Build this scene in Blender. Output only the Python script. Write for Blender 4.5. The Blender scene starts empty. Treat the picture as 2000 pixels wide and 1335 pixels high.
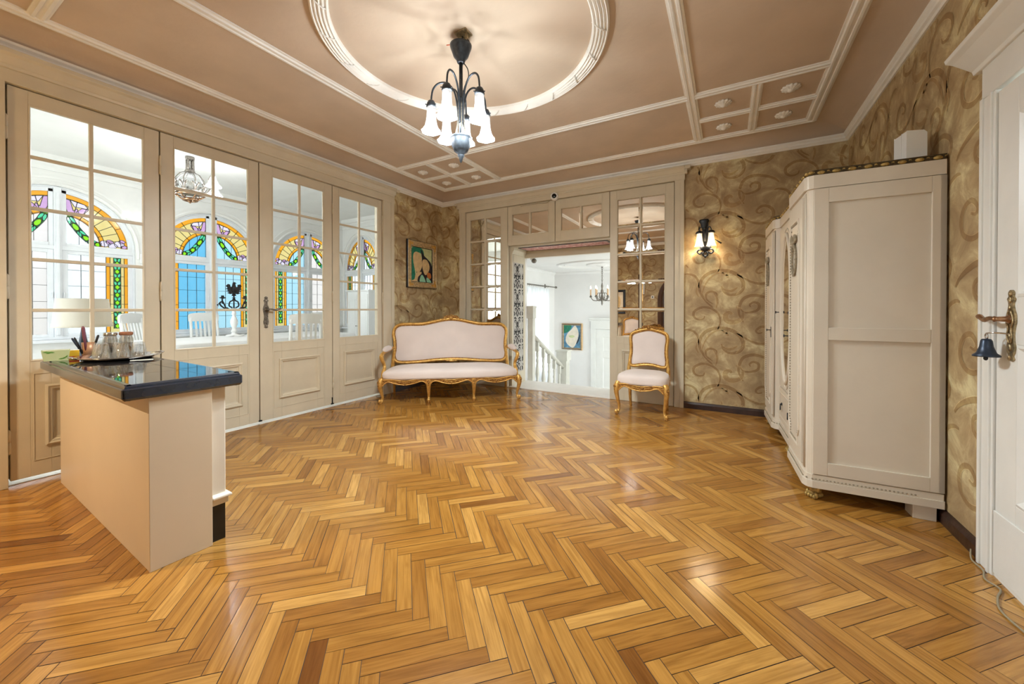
import bpy, math, random
import numpy as np
from mathutils import Vector, Matrix
R = math.radians
PI = math.pi
random.seed(7)
SC = bpy.context.scene
COL = SC.collection

# ---------------------------------------------------------------- camera
cam_d = bpy.data.cameras.new('camera')
cam_o = bpy.data.objects.new('camera', cam_d)
COL.objects.link(cam_o)
cam_d.sensor_width = 36.0
cam_d.lens = 750.0 / 2000.0 * 36.0
cam_d.shift_y = (608.2 - 667.5) / 2000.0
cam_d.clip_start = 0.05
cam_o.location = (0, 0, 1.2)
cam_o.rotation_euler = (R(90 - 0.4), 0, math.atan(422 / 750))
SC.camera = cam_o

# ---------------------------------------------------------------- exposure, sky
SC.view_settings.view_transform = 'Standard'
SC.view_settings.look = 'None'
SC.view_settings.gamma = 1.0
SC.view_settings.exposure = 1.05
SC.view_settings.use_curve_mapping = False
SC.cycles.max_bounces = 10
SC.cycles.diffuse_bounces = 5
SC.cycles.glossy_bounces = 5
SC.cycles.transparent_max_bounces = 24
SC.cycles.transmission_bounces = 8
SC.cycles.sample_clamp_indirect = 6.0
SC.cycles.blur_glossy = 0.5
W = bpy.data.worlds.new('daylight')
SC.world = W
W.use_nodes = True
_n = W.node_tree.nodes
_bg = _n['Background']
_tc = _n.new('ShaderNodeTexCoord')
_sx = _n.new('ShaderNodeSeparateXYZ')
_rp = _n.new('ShaderNodeValToRGB')
_rp.color_ramp.elements[0].position = 0.42
_rp.color_ramp.elements[0].color = (0.60, 0.66, 0.62, 1)
_rp.color_ramp.elements[1].position = 0.62
_rp.color_ramp.elements[1].color = (0.86, 0.94, 1.0, 1)
_mp = _n.new('ShaderNodeMapRange')
_mp.inputs[1].default_value = -1
W.node_tree.links.new(_tc.outputs['Generated'], _sx.inputs[0])
W.node_tree.links.new(_sx.outputs[2], _mp.inputs[0])
W.node_tree.links.new(_mp.outputs[0], _rp.inputs[0])
W.node_tree.links.new(_rp.outputs[0], _bg.inputs[0])
SKY = 2.9
_bg.inputs[1].default_value = SKY
BULB = 28.0          # watts of each bulb of the big chandelier
BULB_COL = (0.87, 0.98, 1.0)

# ---------------------------------------------------------------- materials
def srgb(r, g, b):
    def f(c):
        c /= 255.0
        return c / 12.92 if c <= 0.04045 else ((c + 0.055) / 1.055) ** 2.4
    return (f(r), f(g), f(b), 1.0)

def mat(name, col, rough=0.5, metal=0.0, var=0.0, vscale=6.0, bump=0.0, bscale=40.0, coat=0.0, sheen=0.0, stretch=None, col2=None):
    m = bpy.data.materials.new(name)
    m.use_nodes = True
    nt = m.node_tree
    b = nt.nodes['Principled BSDF']
    b.inputs['Roughness'].default_value = rough
    b.inputs['Metallic'].default_value = metal
    b.inputs['Base Color'].default_value = col
    if coat: b.inputs['Coat Weight'].default_value = coat; b.inputs['Coat Roughness'].default_value = 0.12
    if sheen: b.inputs['Sheen Weight'].default_value = sheen
    tc = nt.nodes.new('ShaderNodeTexCoord')
    src = tc.outputs['Object']
    if stretch:
        mpn = nt.nodes.new('ShaderNodeMapping'); mpn.inputs['Scale'].default_value = stretch
        nt.links.new(src, mpn.inputs['Vector']); src = mpn.outputs['Vector']
    if var or col2:
        n = nt.nodes.new('ShaderNodeTexNoise'); n.inputs['Scale'].default_value = vscale; n.inputs['Detail'].default_value = 5
        nt.links.new(src, n.inputs['Vector'])
        r = nt.nodes.new('ShaderNodeValToRGB')
        c2 = col2 if col2 else tuple(min(1, c * (1 + var)) for c in col[:3]) + (1,)
        c1 = col if col2 else tuple(c * (1 - var) for c in col[:3]) + (1,)
        r.color_ramp.elements[0].position = 0.35; r.color_ramp.elements[0].color = c1
        r.color_ramp.elements[1].position = 0.68; r.color_ramp.elements[1].color = c2
        nt.links.new(n.outputs['Fac'], r.inputs['Fac']); nt.links.new(r.outputs['Color'], b.inputs['Base Color'])
    if bump:
        n2 = nt.nodes.new('ShaderNodeTexNoise'); n2.inputs['Scale'].default_value = bscale; n2.inputs['Detail'].default_value = 4
        nt.links.new(src, n2.inputs['Vector'])
        bp = nt.nodes.new('ShaderNodeBump'); bp.inputs['Strength'].default_value = bump; bp.inputs['Distance'].default_value = 0.01
        nt.links.new(n2.outputs['Fac'], bp.inputs['Height']); nt.links.new(bp.outputs['Normal'], b.inputs['Normal'])
    return m

def mix_mat(name, parts):
    """parts: list of (weight, bsdf type, colour, roughness); first is the base, others mixed in"""
    m = bpy.data.materials.new(name); m.use_nodes = True
    nt = m.node_tree; nt.nodes.clear()
    out = nt.nodes.new('ShaderNodeOutputMaterial')
    cur = None
    for w, t, c, rg in parts:
        s = nt.nodes.new('ShaderNodeBsdf' + t if t != 'Emission' else 'ShaderNodeEmission')
        s.inputs['Color'].default_value = c
        if 'Roughness' in s.inputs: s.inputs['Roughness'].default_value = rg
        if t == 'Emission': s.inputs['Strength'].default_value = rg
        if cur is None: cur = s
        elif w == 'add':
            a = nt.nodes.new('ShaderNodeAddShader'); nt.links.new(cur.outputs[0], a.inputs[0]); nt.links.new(s.outputs[0], a.inputs[1]); cur = a
        else:
            x = nt.nodes.new('ShaderNodeMixShader')
            if w == 'fresnel':
                fr = nt.nodes.new('ShaderNodeFresnel'); fr.inputs[0].default_value = 1.45; nt.links.new(fr.outputs[0], x.inputs[0])
            else: x.inputs[0].default_value = w
            nt.links.new(cur.outputs[0], x.inputs[1]); nt.links.new(s.outputs[0], x.inputs[2]); cur = x
    nt.links.new(cur.outputs[0], out.inputs[0])
    return m

def clear_glass(name, c, k=None):
    return mix_mat(name, [(0, 'Transparent', c, 0), (k if k else 'fresnel', 'Glossy', (1, 1, 1, 1), 0.03)])

def stained(name, c):
    # a coloured sheet of art glass: mostly see-through, a little milky
    return mix_mat(name, [(0, 'Transparent', c, 0), (0.3, 'Translucent', c, 0), (0.04, 'Glossy', (1, 1, 1, 1), 0.1)])

M = {}
M['ceil'] = mat('taupe_ceiling_paint', srgb(204, 184, 163), 0.75, var=0.06, vscale=2.5, bump=0.15, bscale=25)
M['white'] = mat('white_gloss_trim_paint', srgb(240, 237, 231), 0.4, var=0.03, vscale=9, bump=0.12, bscale=60)
M['cream'] = mat('cream_door_paint', srgb(206, 195, 172), 0.38, var=0.04, vscale=5, bump=0.06, bscale=30)
M['doorwhite'] = mat('cool_white_door_paint', srgb(226, 226, 222), 0.35, var=0.03, vscale=5, bump=0.08, bscale=30)
M['ward'] = mat('ivory_wardrobe_paint', srgb(214, 204, 188), 0.4, var=0.03, vscale=4, bump=0.05, bscale=30)
M['wardline'] = mat('worn_bronze_antiquing', srgb(146, 134, 112), 0.5, var=0.25, vscale=60)
M['bronzedark'] = mat('dark_bronze_ground', srgb(74, 58, 30), 0.5, 0.3, var=0.3, vscale=50)
M['bronze'] = mat('antique_bronze_carving', srgb(172, 144, 84), 0.4, 0.4, var=0.4, vscale=50)
M['plaster'] = mat('white_veranda_plaster', srgb(236, 236, 234), 0.8, var=0.02, vscale=4)
M['hallwall'] = mat('white_hall_plaster', srgb(232, 230, 228), 0.85, var=0.02, vscale=3)
M['vfloor'] = mat('pale_veranda_floor', srgb(226, 222, 214), 0.5, var=0.04, vscale=5)
M['greyframe'] = mat('pale_grey_window_paint', srgb(226, 229, 233), 0.45, var=0.03, vscale=8)
M['railpaint'] = mat('stone_grey_rail_paint', srgb(204, 201, 190), 0.45, var=0.05, vscale=10)
M['dark'] = mat('dark_brown_skirting', srgb(56, 36, 28), 0.35, var=0.35, vscale=14, bump=0.1)
M['black'] = mat('black_lacquer', srgb(16, 16, 18), 0.35)
M['iron'] = mat('black_iron', srgb(26, 27, 30), 0.45, 0.5, var=0.3, vscale=40)
M['gun'] = mat('dark_pewter_metal', srgb(62, 66, 72), 0.38, 0.75, var=0.25, vscale=40)
M['pewter'] = mat('worn_pewter', srgb(126, 120, 112), 0.38, 0.8, var=0.4, vscale=70, bump=0.4, bscale=120)
M['gold'] = mat('gilt_wood', srgb(196, 148, 74), 0.36, 0.55, var=0.28, vscale=26, bump=0.35, bscale=55, col2=srgb(226, 182, 104))
M['golddark'] = mat('rubbed_gilt_carving', srgb(120, 72, 30), 0.42, 0.45, var=0.3, vscale=60, bump=0.5, bscale=120, col2=srgb(206, 158, 80))
M['fabric'] = mat('pale_mauve_velvet', srgb(222, 209, 203), 0.85, var=0.05, vscale=3.2, bump=0.12, bscale=400, sheen=0.35)
M['panelw'] = mat('cream_laminate', srgb(222, 206, 182), 0.42, var=0.02, vscale=3)
M['panelw2'] = mat('cream_painted_post', srgb(228, 220, 206), 0.42, var=0.03, vscale=6)
M['slate'] = mat('navy_black_edge_wood', srgb(26, 38, 56), 0.24, var=0.3, vscale=12, coat=0.6)
M['shade_cloth'] = mat('cream_lampshade_cloth', srgb(232, 224, 208), 0.8, bump=0.1, bscale=300)
M['linen'] = mat('white_table_linen', srgb(240, 240, 240), 0.9, var=0.02, vscale=12, bump=0.15, bscale=60)
M['whitewood'] = mat('white_painted_wood', srgb(240, 240, 238), 0.5, var=0.02)
M['silver'] = mat('polished_tray_steel', srgb(205, 205, 208), 0.12, 1.0)
M['brass'] = mat('aged_brass', srgb(168, 150, 116), 0.32, 0.85, var=0.4, vscale=60, bump=0.4, bscale=130)
M['copper'] = mat('copper_handle_core', srgb(160, 122, 90), 0.3, 0.85, var=0.3, vscale=40)
M['plastic'] = mat('white_plastic', srgb(236, 236, 234), 0.4)
M['lens'] = mat('black_lens', srgb(8, 8, 10), 0.08)
M['mirror'] = mat('silvered_mirror', (0.83, 0.80, 0.74, 1), 0.015, 1.0)
M['bevelglass'] = mat('mirror_bevel', (0.95, 0.93, 0.9, 1), 0.04, 1.0)
M['glass'] = clear_glass('clear_window_glass', (0.96, 0.97, 0.97, 1))
M['tumbler'] = mix_mat('cut_tumbler_glass', [(0, 'Transparent', (0.95, 0.97, 0.98, 1), 0), (0.30, 'Glossy', (0.97, 0.98, 1, 1), 0.02)])
M['jarglass'] = mix_mat('jar_glass', [(0, 'Transparent', (0.72, 0.70, 0.66, 1), 0), (0.3, 'Glossy', (1, 1, 1, 1), 0.05)])
M['sheer'] = mix_mat('sheer_white_voile', [(0, 'Translucent', (0.95, 0.97, 1, 1), 0), (0.42, 'Transparent', (0.97, 0.98, 1, 1), 0), (0.2, 'Diffuse', (0.9, 0.92, 0.95, 1), 0)])
M['lampglass'] = mix_mat('frosted_lamp_glass', [(0, 'Translucent', (0.16, 0.16, 0.16, 1), 0), (0.47, 'Transparent', (0.92, 0.92, 0.92, 1), 0), (0.12, 'Glossy', (1, 1, 1, 1), 0.12), ('add', 'Emission', (1, 0.95, 0.90, 1), 0.22)])
M['sconceglass'] = mix_mat('amber_lit_sconce_glass', [(0, 'Translucent', (0.4, 0.36, 0.30, 1), 0), (0.4, 'Transparent', (0.9, 0.85, 0.72, 1), 0), ('add', 'Emission', (1, 0.86, 0.62, 1), 0.25)])
M['bulb'] = mix_mat('glowing_bulb', [(0, 'Emission', (1, 0.95, 0.88, 1), 1.6)])
M['flame'] = mix_mat('glowing_candle_bulb', [(0, 'Emission', (1, 0.80, 0.55, 1), 5.0)])
M['candle'] = mat('wax_candle_sleeve', srgb(214, 178, 140), 0.6)
M['lead'] = mat('lead_came', srgb(24, 26, 28), 0.5)
M['g_white'] = stained('white_art_glass', (0.2470, 0.2535, 0.2600, 1))
M['g_pink'] = stained('blush_art_glass', (0.2340, 0.2145, 0.2080, 1))
M['g_blue'] = stained('blue_art_glass', (0.0390, 0.1365, 0.2080, 1))
M['g_pale'] = stained('pale_blue_art_glass', (0.1170, 0.1950, 0.2340, 1))
M['g_amber'] = stained('amber_art_glass', (0.2470, 0.1014, 0.0039, 1))
M['g_cream'] = stained('cream_art_glass', (0.2145, 0.1690, 0.0650, 1))
M['g_green'] = stained('green_art_glass', (0.0039, 0.0286, 0.0104, 1))
M['g_teal'] = stained('teal_art_glass', (0.0208, 0.1690, 0.0884, 1))
M['g_lime'] = stained('lime_art_glass', (0.0780, 0.2145, 0.0026, 1))
M['g_lilac'] = stained('lilac_art_glass', (0.1690, 0.0975, 0.1690, 1))
M['g_mauve'] = stained('white_lilac_art_glass', (0.2145, 0.1885, 0.2340, 1))
M['p_green'] = mat('teal_picture_paint', srgb(18, 120, 92), 0.5, var=0.3, vscale=30)
M['p_cream'] = mat('cream_picture_paint', srgb(216, 186, 136), 0.5, var=0.12, vscale=20)
M['p_black'] = mat('black_picture_paint', srgb(26, 22, 34), 0.5, var=0.3, vscale=20)
M['p_pale'] = mat('pale_green_picture_paint', srgb(196, 204, 150), 0.5, var=0.12, vscale=20)
M['p_orange'] = mat('orange_picture_paint', srgb(196, 112, 52), 0.5)
M['p_mint'] = mat('mint_picture_paint', srgb(150, 206, 176), 0.5)
M['p_blue'] = mat('blue_picture_paint', srgb(92, 140, 170), 0.6, var=0.35, vscale=14)
M['p_bone'] = mat('bone_picture_paint', srgb(228, 218, 200), 0.6, var=0.08, vscale=14)
M['boxgreen'] = mat('sage_cardboard', srgb(178, 190, 146), 0.6, var=0.06)
M['leafgreen'] = mat('leaf_green_print', srgb(88, 140, 56), 0.6)
M['yellow'] = mat('yellow_card', srgb(224, 176, 40), 0.5)
M['redprint'] = mat('red_print', srgb(196, 70, 30), 0.5)
M['paper'] = mat('white_paper', srgb(238, 238, 232), 0.7)
M['maroon'] = mat('maroon_plastic', srgb(120, 70, 84), 0.4)
M['cork'] = mat('cork_lid', srgb(150, 96, 66), 0.7, var=0.2, vscale=60)
M['amberc'] = mat('copper_mesh_cup', srgb(196, 150, 116), 0.4, 0.4)
M['beans'] = mat('dark_jar_contents', srgb(92, 82, 72), 0.6, var=0.5, vscale=90)
M['navy'] = mat('navy_enamel', srgb(46, 58, 76), 0.35, 0.4)
M['pinkpaper'] = mat('rose_mottled_paper', srgb(176, 96, 88), 0.7, vscale=26, col2=srgb(226, 190, 176))
M['picframe'] = mat('aged_gold_frame', srgb(190, 164, 122), 0.42, 0.25, var=0.3, vscale=40)
M['brownwood'] = mat('walnut_door_wood', srgb(74, 46, 32), 0.4, var=0.3, vscale=10, stretch=(6, 6, 0.6))
M['cable'] = mat('grey_beige_cable', srgb(150, 138, 112), 0.5)
M['parcel'] = mat('orange_connector', srgb(200, 70, 30), 0.4)

# wallpaper: mottled gold brown ground, embossed scrolls
def wallpaper(name, c1, c2, c3, f=(1, 1, 1)):
    m = bpy.data.materials.new(name); m.use_nodes = True
    nt = m.node_tree; b = nt.nodes['Principled BSDF']; b.inputs['Roughness'].default_value = 0.55
    tc = nt.nodes.new('ShaderNodeTexCoord')
    n = nt.nodes.new('ShaderNodeTexNoise'); n.inputs['Scale'].default_value = 4.2; n.inputs['Detail'].default_value = 9; n.inputs['Roughness'].default_value = 0.66; n.inputs['Distortion'].default_value = 0.6
    nt.links.new(tc.outputs['Object'], n.inputs['Vector'])
    r = nt.nodes.new('ShaderNodeValToRGB'); e = r.color_ramp.elements
    e[0].position = 0.38; e[0].color = tuple(x * y for x, y in zip(c1[:3], f)) + (1,)
    e[1].position = 0.66; e[1].color = tuple(x * y for x, y in zip(c3[:3], f)) + (1,)
    k = e.new(0.52); k.color = tuple(x * y for x, y in zip(c2[:3], f)) + (1,)
    nt.links.new(n.outputs['Fac'], r.inputs['Fac']); nt.links.new(r.outputs['Color'], b.inputs['Base Color'])
    n2 = nt.nodes.new('ShaderNodeTexNoise'); n2.inputs['Scale'].default_value = 60; n2.inputs['Detail'].default_value = 5
    nt.links.new(tc.outputs['Object'], n2.inputs['Vector'])
    bp = nt.nodes.new('ShaderNodeBump'); bp.inputs['Strength'].default_value = 0.25; bp.inputs['Distance'].default_value = 0.006
    nt.links.new(n2.outputs['Fac'], bp.inputs['Height']); nt.links.new(bp.outputs['Normal'], b.inputs['Normal'])
    return m
_wp = (srgb(155, 130, 94), srgb(180, 157, 117), srgb(217, 205, 160))
M['wp'] = wallpaper('gold_brown_wallpaper', *_wp)
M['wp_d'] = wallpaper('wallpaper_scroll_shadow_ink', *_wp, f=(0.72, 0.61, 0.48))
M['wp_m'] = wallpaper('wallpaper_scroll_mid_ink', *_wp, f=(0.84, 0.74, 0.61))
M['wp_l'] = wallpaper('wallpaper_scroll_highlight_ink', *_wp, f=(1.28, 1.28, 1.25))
M['damask_bg'] = mat('silver_grey_damask_paper', srgb(184, 178, 170), 0.5, var=0.08, vscale=20)
M['damask_ink'] = mat('black_flock_damask', srgb(42, 38, 38), 0.8)

def wood_floor_mat():
    m = bpy.data.materials.new('oak_parquet_varnish'); m.use_nodes = True
    nt = m.node_tree; L = nt.links; b = nt.nodes['Principled BSDF']
    uv = nt.nodes.new('ShaderNodeUVMap'); uv.uv_map = 'UVMap'
    at = nt.nodes.new('ShaderNodeAttribute'); at.attribute_name = 'tint'
    mp = nt.nodes.new('ShaderNodeMapping'); mp.inputs['Scale'].default_value = (3.0, 34.0, 1)
    L.new(uv.outputs[0], mp.inputs['Vector'])
    n = nt.nodes.new('ShaderNodeTexNoise'); n.inputs['Scale'].default_value = 1.0; n.inputs['Detail'].default_value = 6; n.inputs['Distortion'].default_value = 1.2
    L.new(mp.outputs[0], n.inputs['Vector'])
    mp2 = nt.nodes.new('ShaderNodeMapping'); mp2.inputs['Scale'].default_value = (5.0, 150.0, 1)
    L.new(uv.outputs[0], mp2.inputs['Vector'])
    n2 = nt.nodes.new('ShaderNodeTexNoise'); n2.inputs['Scale'].default_value = 1.0; n2.inputs['Detail'].default_value = 3
    L.new(mp2.outputs[0], n2.inputs['Vector'])
    sep = nt.nodes.new('ShaderNodeSeparateColor'); L.new(at.outputs['Color'], sep.inputs[0])
    base = nt.nodes.new('ShaderNodeValToRGB'); e = base.color_ramp.elements
    e[0].position = 0.0; e[0].color = srgb(118, 73, 30)
    e[1].position = 1.0; e[1].color = srgb(198, 152, 82)
    k = e.new(0.3); k.color = srgb(152, 104, 45)
    k = e.new(0.7); k.color = srgb(176, 128, 60)
    L.new(sep.outputs[0], base.inputs[0])
    grain = nt.nodes.new('ShaderNodeValToRGB'); e = grain.color_ramp.elements
    e[0].position = 0.30; e[0].color = (0.62, 0.54, 0.44, 1)
    e[1].position = 0.62; e[1].color = (1.08, 1.06, 1.02, 1)
    L.new(n.outputs['Fac'], grain.inputs[0])
    mx = nt.nodes.new('ShaderNodeMix'); mx.data_type = 'RGBA'; mx.blend_type = 'MULTIPLY'; mx.inputs[0].default_value = 0.75
    L.new(base.outputs[0], mx.inputs[6]); L.new(grain.outputs[0], mx.inputs[7])
    g2 = nt.nodes.new('ShaderNodeValToRGB'); e = g2.color_ramp.elements
    e[0].position = 0.36; e[0].color = (0.74, 0.68, 0.6, 1); e[1].position = 0.55; e[1].color = (1, 1, 1, 1)
    L.new(n2.outputs['Fac'], g2.inputs[0])
    mx2 = nt.nodes.new('ShaderNodeMix'); mx2.data_type = 'RGBA'; mx2.blend_type = 'MULTIPLY'; mx2.inputs[0].default_value = 0.5
    L.new(mx.outputs[2], mx2.inputs[6]); L.new(g2.outputs[0], mx2.inputs[7])
    L.new(mx2.outputs[2], b.inputs['Base Color'])
    tc = nt.nodes.new('ShaderNodeTexCoord')
    nr = nt.nodes.new('ShaderNodeTexNoise'); nr.inputs['Scale'].default_value = 1.3; nr.inputs['Detail'].default_value = 4
    L.new(tc.outputs['Object'], nr.inputs['Vector'])
    rr = nt.nodes.new('ShaderNodeMapRange'); rr.inputs[3].default_value = 0.10; rr.inputs[4].default_value = 0.24
    L.new(nr.outputs['Fac'], rr.inputs[0]); L.new(rr.outputs[0], b.inputs['Roughness'])
    bp = nt.nodes.new('ShaderNodeBump'); bp.inputs['Strength'].default_value = 0.12; bp.inputs['Distance'].default_value = 0.003
    L.new(n.outputs['Fac'], bp.inputs['Height']); L.new(bp.outputs['Normal'], b.inputs['Normal'])
    b.inputs['Specular IOR Level'].default_value = 0.62
    return m
M['parquet'] = wood_floor_mat()
M['seam'] = mat('dark_parquet_seam', srgb(40, 22, 10), 0.7)

def counter_tile_mat():
    m = bpy.data.materials.new('polished_dark_tiles'); m.use_nodes = True
    nt = m.node_tree; L = nt.links; b = nt.nodes['Principled BSDF']
    tc = nt.nodes.new('ShaderNodeTexCoord')
    n = nt.nodes.new('ShaderNodeTexNoise'); n.inputs['Scale'].default_value = 18; n.inputs['Detail'].default_value = 6
    L.new(tc.outputs['Object'], n.inputs['Vector'])
    r = nt.nodes.new('ShaderNodeValToRGB'); r.color_ramp.elements[0].color = srgb(14, 15, 18); r.color_ramp.elements[1].color = srgb(44, 44, 46)
    L.new(n.outputs['Fac'], r.inputs[0]); L.new(r.outputs[0], b.inputs['Base Color'])
    b.inputs['Roughness'].default_value = 0.03
    b.inputs['IOR'].default_value = 2.1
    return m
M['tile'] = counter_tile_mat()
M['grout'] = mat('grey_grout', srgb(170, 170, 172), 0.5)

# ---------------------------------------------------------------- mesh builder
class G:
    def __init__(s):
        s.v = []; s.f = []; s.mi = []; s.sm = []
    def add(s, V, F, mi=0, sm=False, T=None):
        o = len(s.v)
        for p in V:
            p = Vector(p)
            s.v.append(T @ p if T is not None else p)
        for f in F:
            s.f.append([i + o for i in f]); s.mi.append(mi); s.sm.append(sm)
    def box(s, x0, x1, y0, y1, z0, z1, mi=0, T=None):
        V = [(x, y, z) for z in (z0, z1) for y in (y0, y1) for x in (x0, x1)]
        s.add(V, [(0, 2, 3, 1), (4, 5, 7, 6), (0, 1, 5, 4), (2, 6, 7, 3), (0, 4, 6, 2), (1, 3, 7, 5)], mi, False, T)
    def lathe(s, prof, n=24, T=None, mi=0, fr=None, sm=True):
        V = []; F = []
        for k, (r, z) in enumerate(prof):
            for i in range(n):
                a = 2 * PI * i / n
                q = r * (fr(a, z) if fr else 1)
                V.append((q * math.cos(a), q * math.sin(a), z))
        for k in range(len(prof) - 1):
            for i in range(n):
                j = (i + 1) % n
                F.append((k * n + i, k * n + j, (k + 1) * n + j, (k + 1) * n + i))
        if prof[0][0] > 1e-5: F.append(tuple(range(n))[::-1])
        if prof[-1][0] > 1e-5: F.append(tuple((len(prof) - 1) * n + i for i in range(n)))
        s.add(V, F, mi, sm, T)
    def tube(s, pts, rad, n=8, mi=0, closed=False, T=None, flat=1.0, up=None):
        P = [Vector(p) for p in pts]; m = len(P)
        V = []; F = []
        prev = None
        for i, p in enumerate(P):
            a = P[i - 1] if (i > 0 or closed) else P[i]
            b = P[(i + 1) % m] if (i < m - 1 or closed) else P[i]
            t = (b - a).normalized()
            if up is not None: u = Vector(up)
            elif prev is None: u = Vector((0, 0, 1)) if abs(t.z) < 0.9 else Vector((1, 0, 0))
            else: u = prev
            x = (u - t * u.dot(t))
            if x.length < 1e-6: x = Vector((1, 0, 0)) - t * t.x
            x.normalize(); y = t.cross(x); prev = x
            r = rad[i] if isinstance(rad, (list, tuple)) else rad
            for k in range(n):
                c = 2 * PI * k / n
                V.append(p + x * (r * flat * math.cos(c)) + y * (r * math.sin(c)))
        mm = m if closed else m - 1
        for i in range(mm):
            j = (i + 1) % m
            for k in range(n):
                l = (k + 1) % n
                F.append((i * n + k, i * n + l, j * n + l, j * n + k))
        if not closed:
            F.append(tuple(range(n))[::-1]); F.append(tuple((m - 1) * n + k for k in range(n)))
        s.add(V, F, mi, True, T)
    def ell(s, c, r, nu=14, nv=9, mi=0, T=None):
        V = []; F = []
        for j in range(nv + 1):
            b = -PI / 2 + PI * j / nv
            for i in range(nu):
                a = 2 * PI * i / nu
                V.append((c[0] + r[0] * math.cos(b) * math.cos(a), c[1] + r[1] * math.cos(b) * math.sin(a), c[2] + r[2] * math.sin(b)))
        for j in range(nv):
            for i in range(nu):
                k = (i + 1) % nu
                F.append((j * nu + i, j * nu + k, (j + 1) * nu + k, (j + 1) * nu + i))
        s.add(V, F, mi, True, T)
    def prism(s, poly, y0, y1, mi=0, T=None, axes=(0, 2, 1), sm=False):
        n = len(poly)
        V = []
        for y in (y0, y1):
            for p in poly:
                q = [0, 0, 0]; q[axes[0]] = p[0]; q[axes[1]] = p[1]; q[axes[2]] = y
                V.append(q)
        F = [tuple(range(n)), tuple(range(2 * n - 1, n - 1, -1))]
        s.add(V, F, mi, False, T)
        s.add(V, [(i, i + n, (i + 1) % n + n, (i + 1) % n) for i in range(n)], mi, sm, T)
    def mold(s, path, prof, N=(0, 0, 1), closed=True, mi=0, T=None, sm=False):
        """sweep a profile (a = to the left of travel, b = along N) along a mitred path"""
        P = [Vector(p) for p in path]; N = Vector(N).normalized(); m = len(P); k = len(prof)
        V = []; F = []
        for i in range(m):
            t1 = (P[i] - P[i - 1]).normalized() if (i > 0 or closed) else None
            t2 = (P[(i + 1) % m] - P[i]).normalized() if (i < m - 1 or closed) else None
            if t1 is None: t1 = t2
            if t2 is None: t2 = t1
            n1 = N.cross(t1); n2 = N.cross(t2)
            mv = (n1 + n2) / max(0.2, 1 + n1.dot(n2))
            for a, b in prof: V.append(P[i] + mv * a + N * b)
        mm = m if closed else m - 1
        for i in range(mm):
            j = (i + 1) % m
            for q in range(k):
                w = (q + 1) % k
                F.append((i * k + q, i * k + w, j * k + w, j * k + q))
        if not closed:
            F.append(tuple(range(k))); F.append(tuple((m - 1) * k + q for q in range(k))[::-1])
        s.add(V, F, mi, sm, T)
    def dome(s, outline, bulge, axis=1, sign=-1, rings=7, mi=0, T=None, back=None):
        """pillow over a closed outline (list of 3D points): bulges along sign*axis"""
        P = [Vector(p) for p in outline]; n = len(P)
        c = sum(P, Vector()) / n
        V = []; F = []
        for k in range(rings):
            t = 1 - k / rings
            for p in P:
                q = c + (p - c) * t
                q[axis] += sign * bulge * (1 - t ** 3.2)
                V.append(q)
        q = c.copy(); q[axis] += sign * bulge; V.append(q)
        for k in range(rings - 1):
            for i in range(n):
                j = (i + 1) % n
                F.append((k * n + i, k * n + j, (k + 1) * n + j, (k + 1) * n + i))
        for i in range(n): F.append(((rings - 1) * n + i, (rings - 1) * n + (i + 1) % n, rings * n))
        s.add(V, F, mi, True, T)
    def seat(s, fn, z0, z1, z2, n=56, mi=0, T=None):
        """upholstered pad: outline fn(a)->(x,y); side from z0 to z1, crowned to z2"""
        prof = [(0.985, z0), (1.0, z0 + 0.3 * (z1 - z0)), (1.0, z0 + 0.7 * (z1 - z0)), (0.985, z1), (0.955, z1 + 0.25 * (z2 - z1)), (0.88, z1 + 0.55 * (z2 - z1)), (0.7, z1 + 0.82 * (z2 - z1)), (0.4, z1 + 0.96 * (z2 - z1)), (0.1, z2)]
        V = []; F = []
        O = [fn(2 * PI * i / n) for i in range(n)]
        cx = sum(o[0] for o in O) / n; cy = sum(o[1] for o in O) / n
        for r, z in prof:
            for o in O: V.append((cx + (o[0] - cx) * r, cy + (o[1] - cy) * r, z))
        for k in range(len(prof) - 1):
            for i in range(n):
                j = (i + 1) % n
                F.append((k * n + i, k * n + j, (k + 1) * n + j, (k + 1) * n + i))
        F.append(tuple(range(n))[::-1]); F.append(tuple((len(prof) - 1) * n + i for i in range(n)))
        s.add(V, F, mi, True, T)
    def obj(s, name, mats, parent=None, bevel=0, seg=2, sub=0, loc=None):
        me = bpy.data.meshes.new(name)
        me.from_pydata([tuple(v) for v in s.v], [], s.f)
        if not isinstance(mats, (list, tuple)): mats = [mats]
        for m in mats: me.materials.append(M[m] if isinstance(m, str) else m)
        me.polygons.foreach_set('material_index', s.mi)
        me.polygons.foreach_set('use_smooth', s.sm)
        me.update()
        import bmesh
        bm = bmesh.new(); bm.from_mesh(me); bmesh.ops.recalc_face_normals(bm, faces=bm.faces); bm.to_mesh(me); bm.free()
        o = bpy.data.objects.new(name, me); COL.objects.link(o)
        if parent: o.parent = parent
        if loc: o.location = loc
        if bevel:
            b = o.modifiers.new('edge', 'BEVEL'); b.width = bevel; b.segments = seg; b.limit_method = 'ANGLE'; b.angle_limit = R(40)
        if sub:
            q = o.modifiers.new('smooth', 'SUBSURF'); q.levels = sub; q.render_levels = sub
        return o

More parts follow.
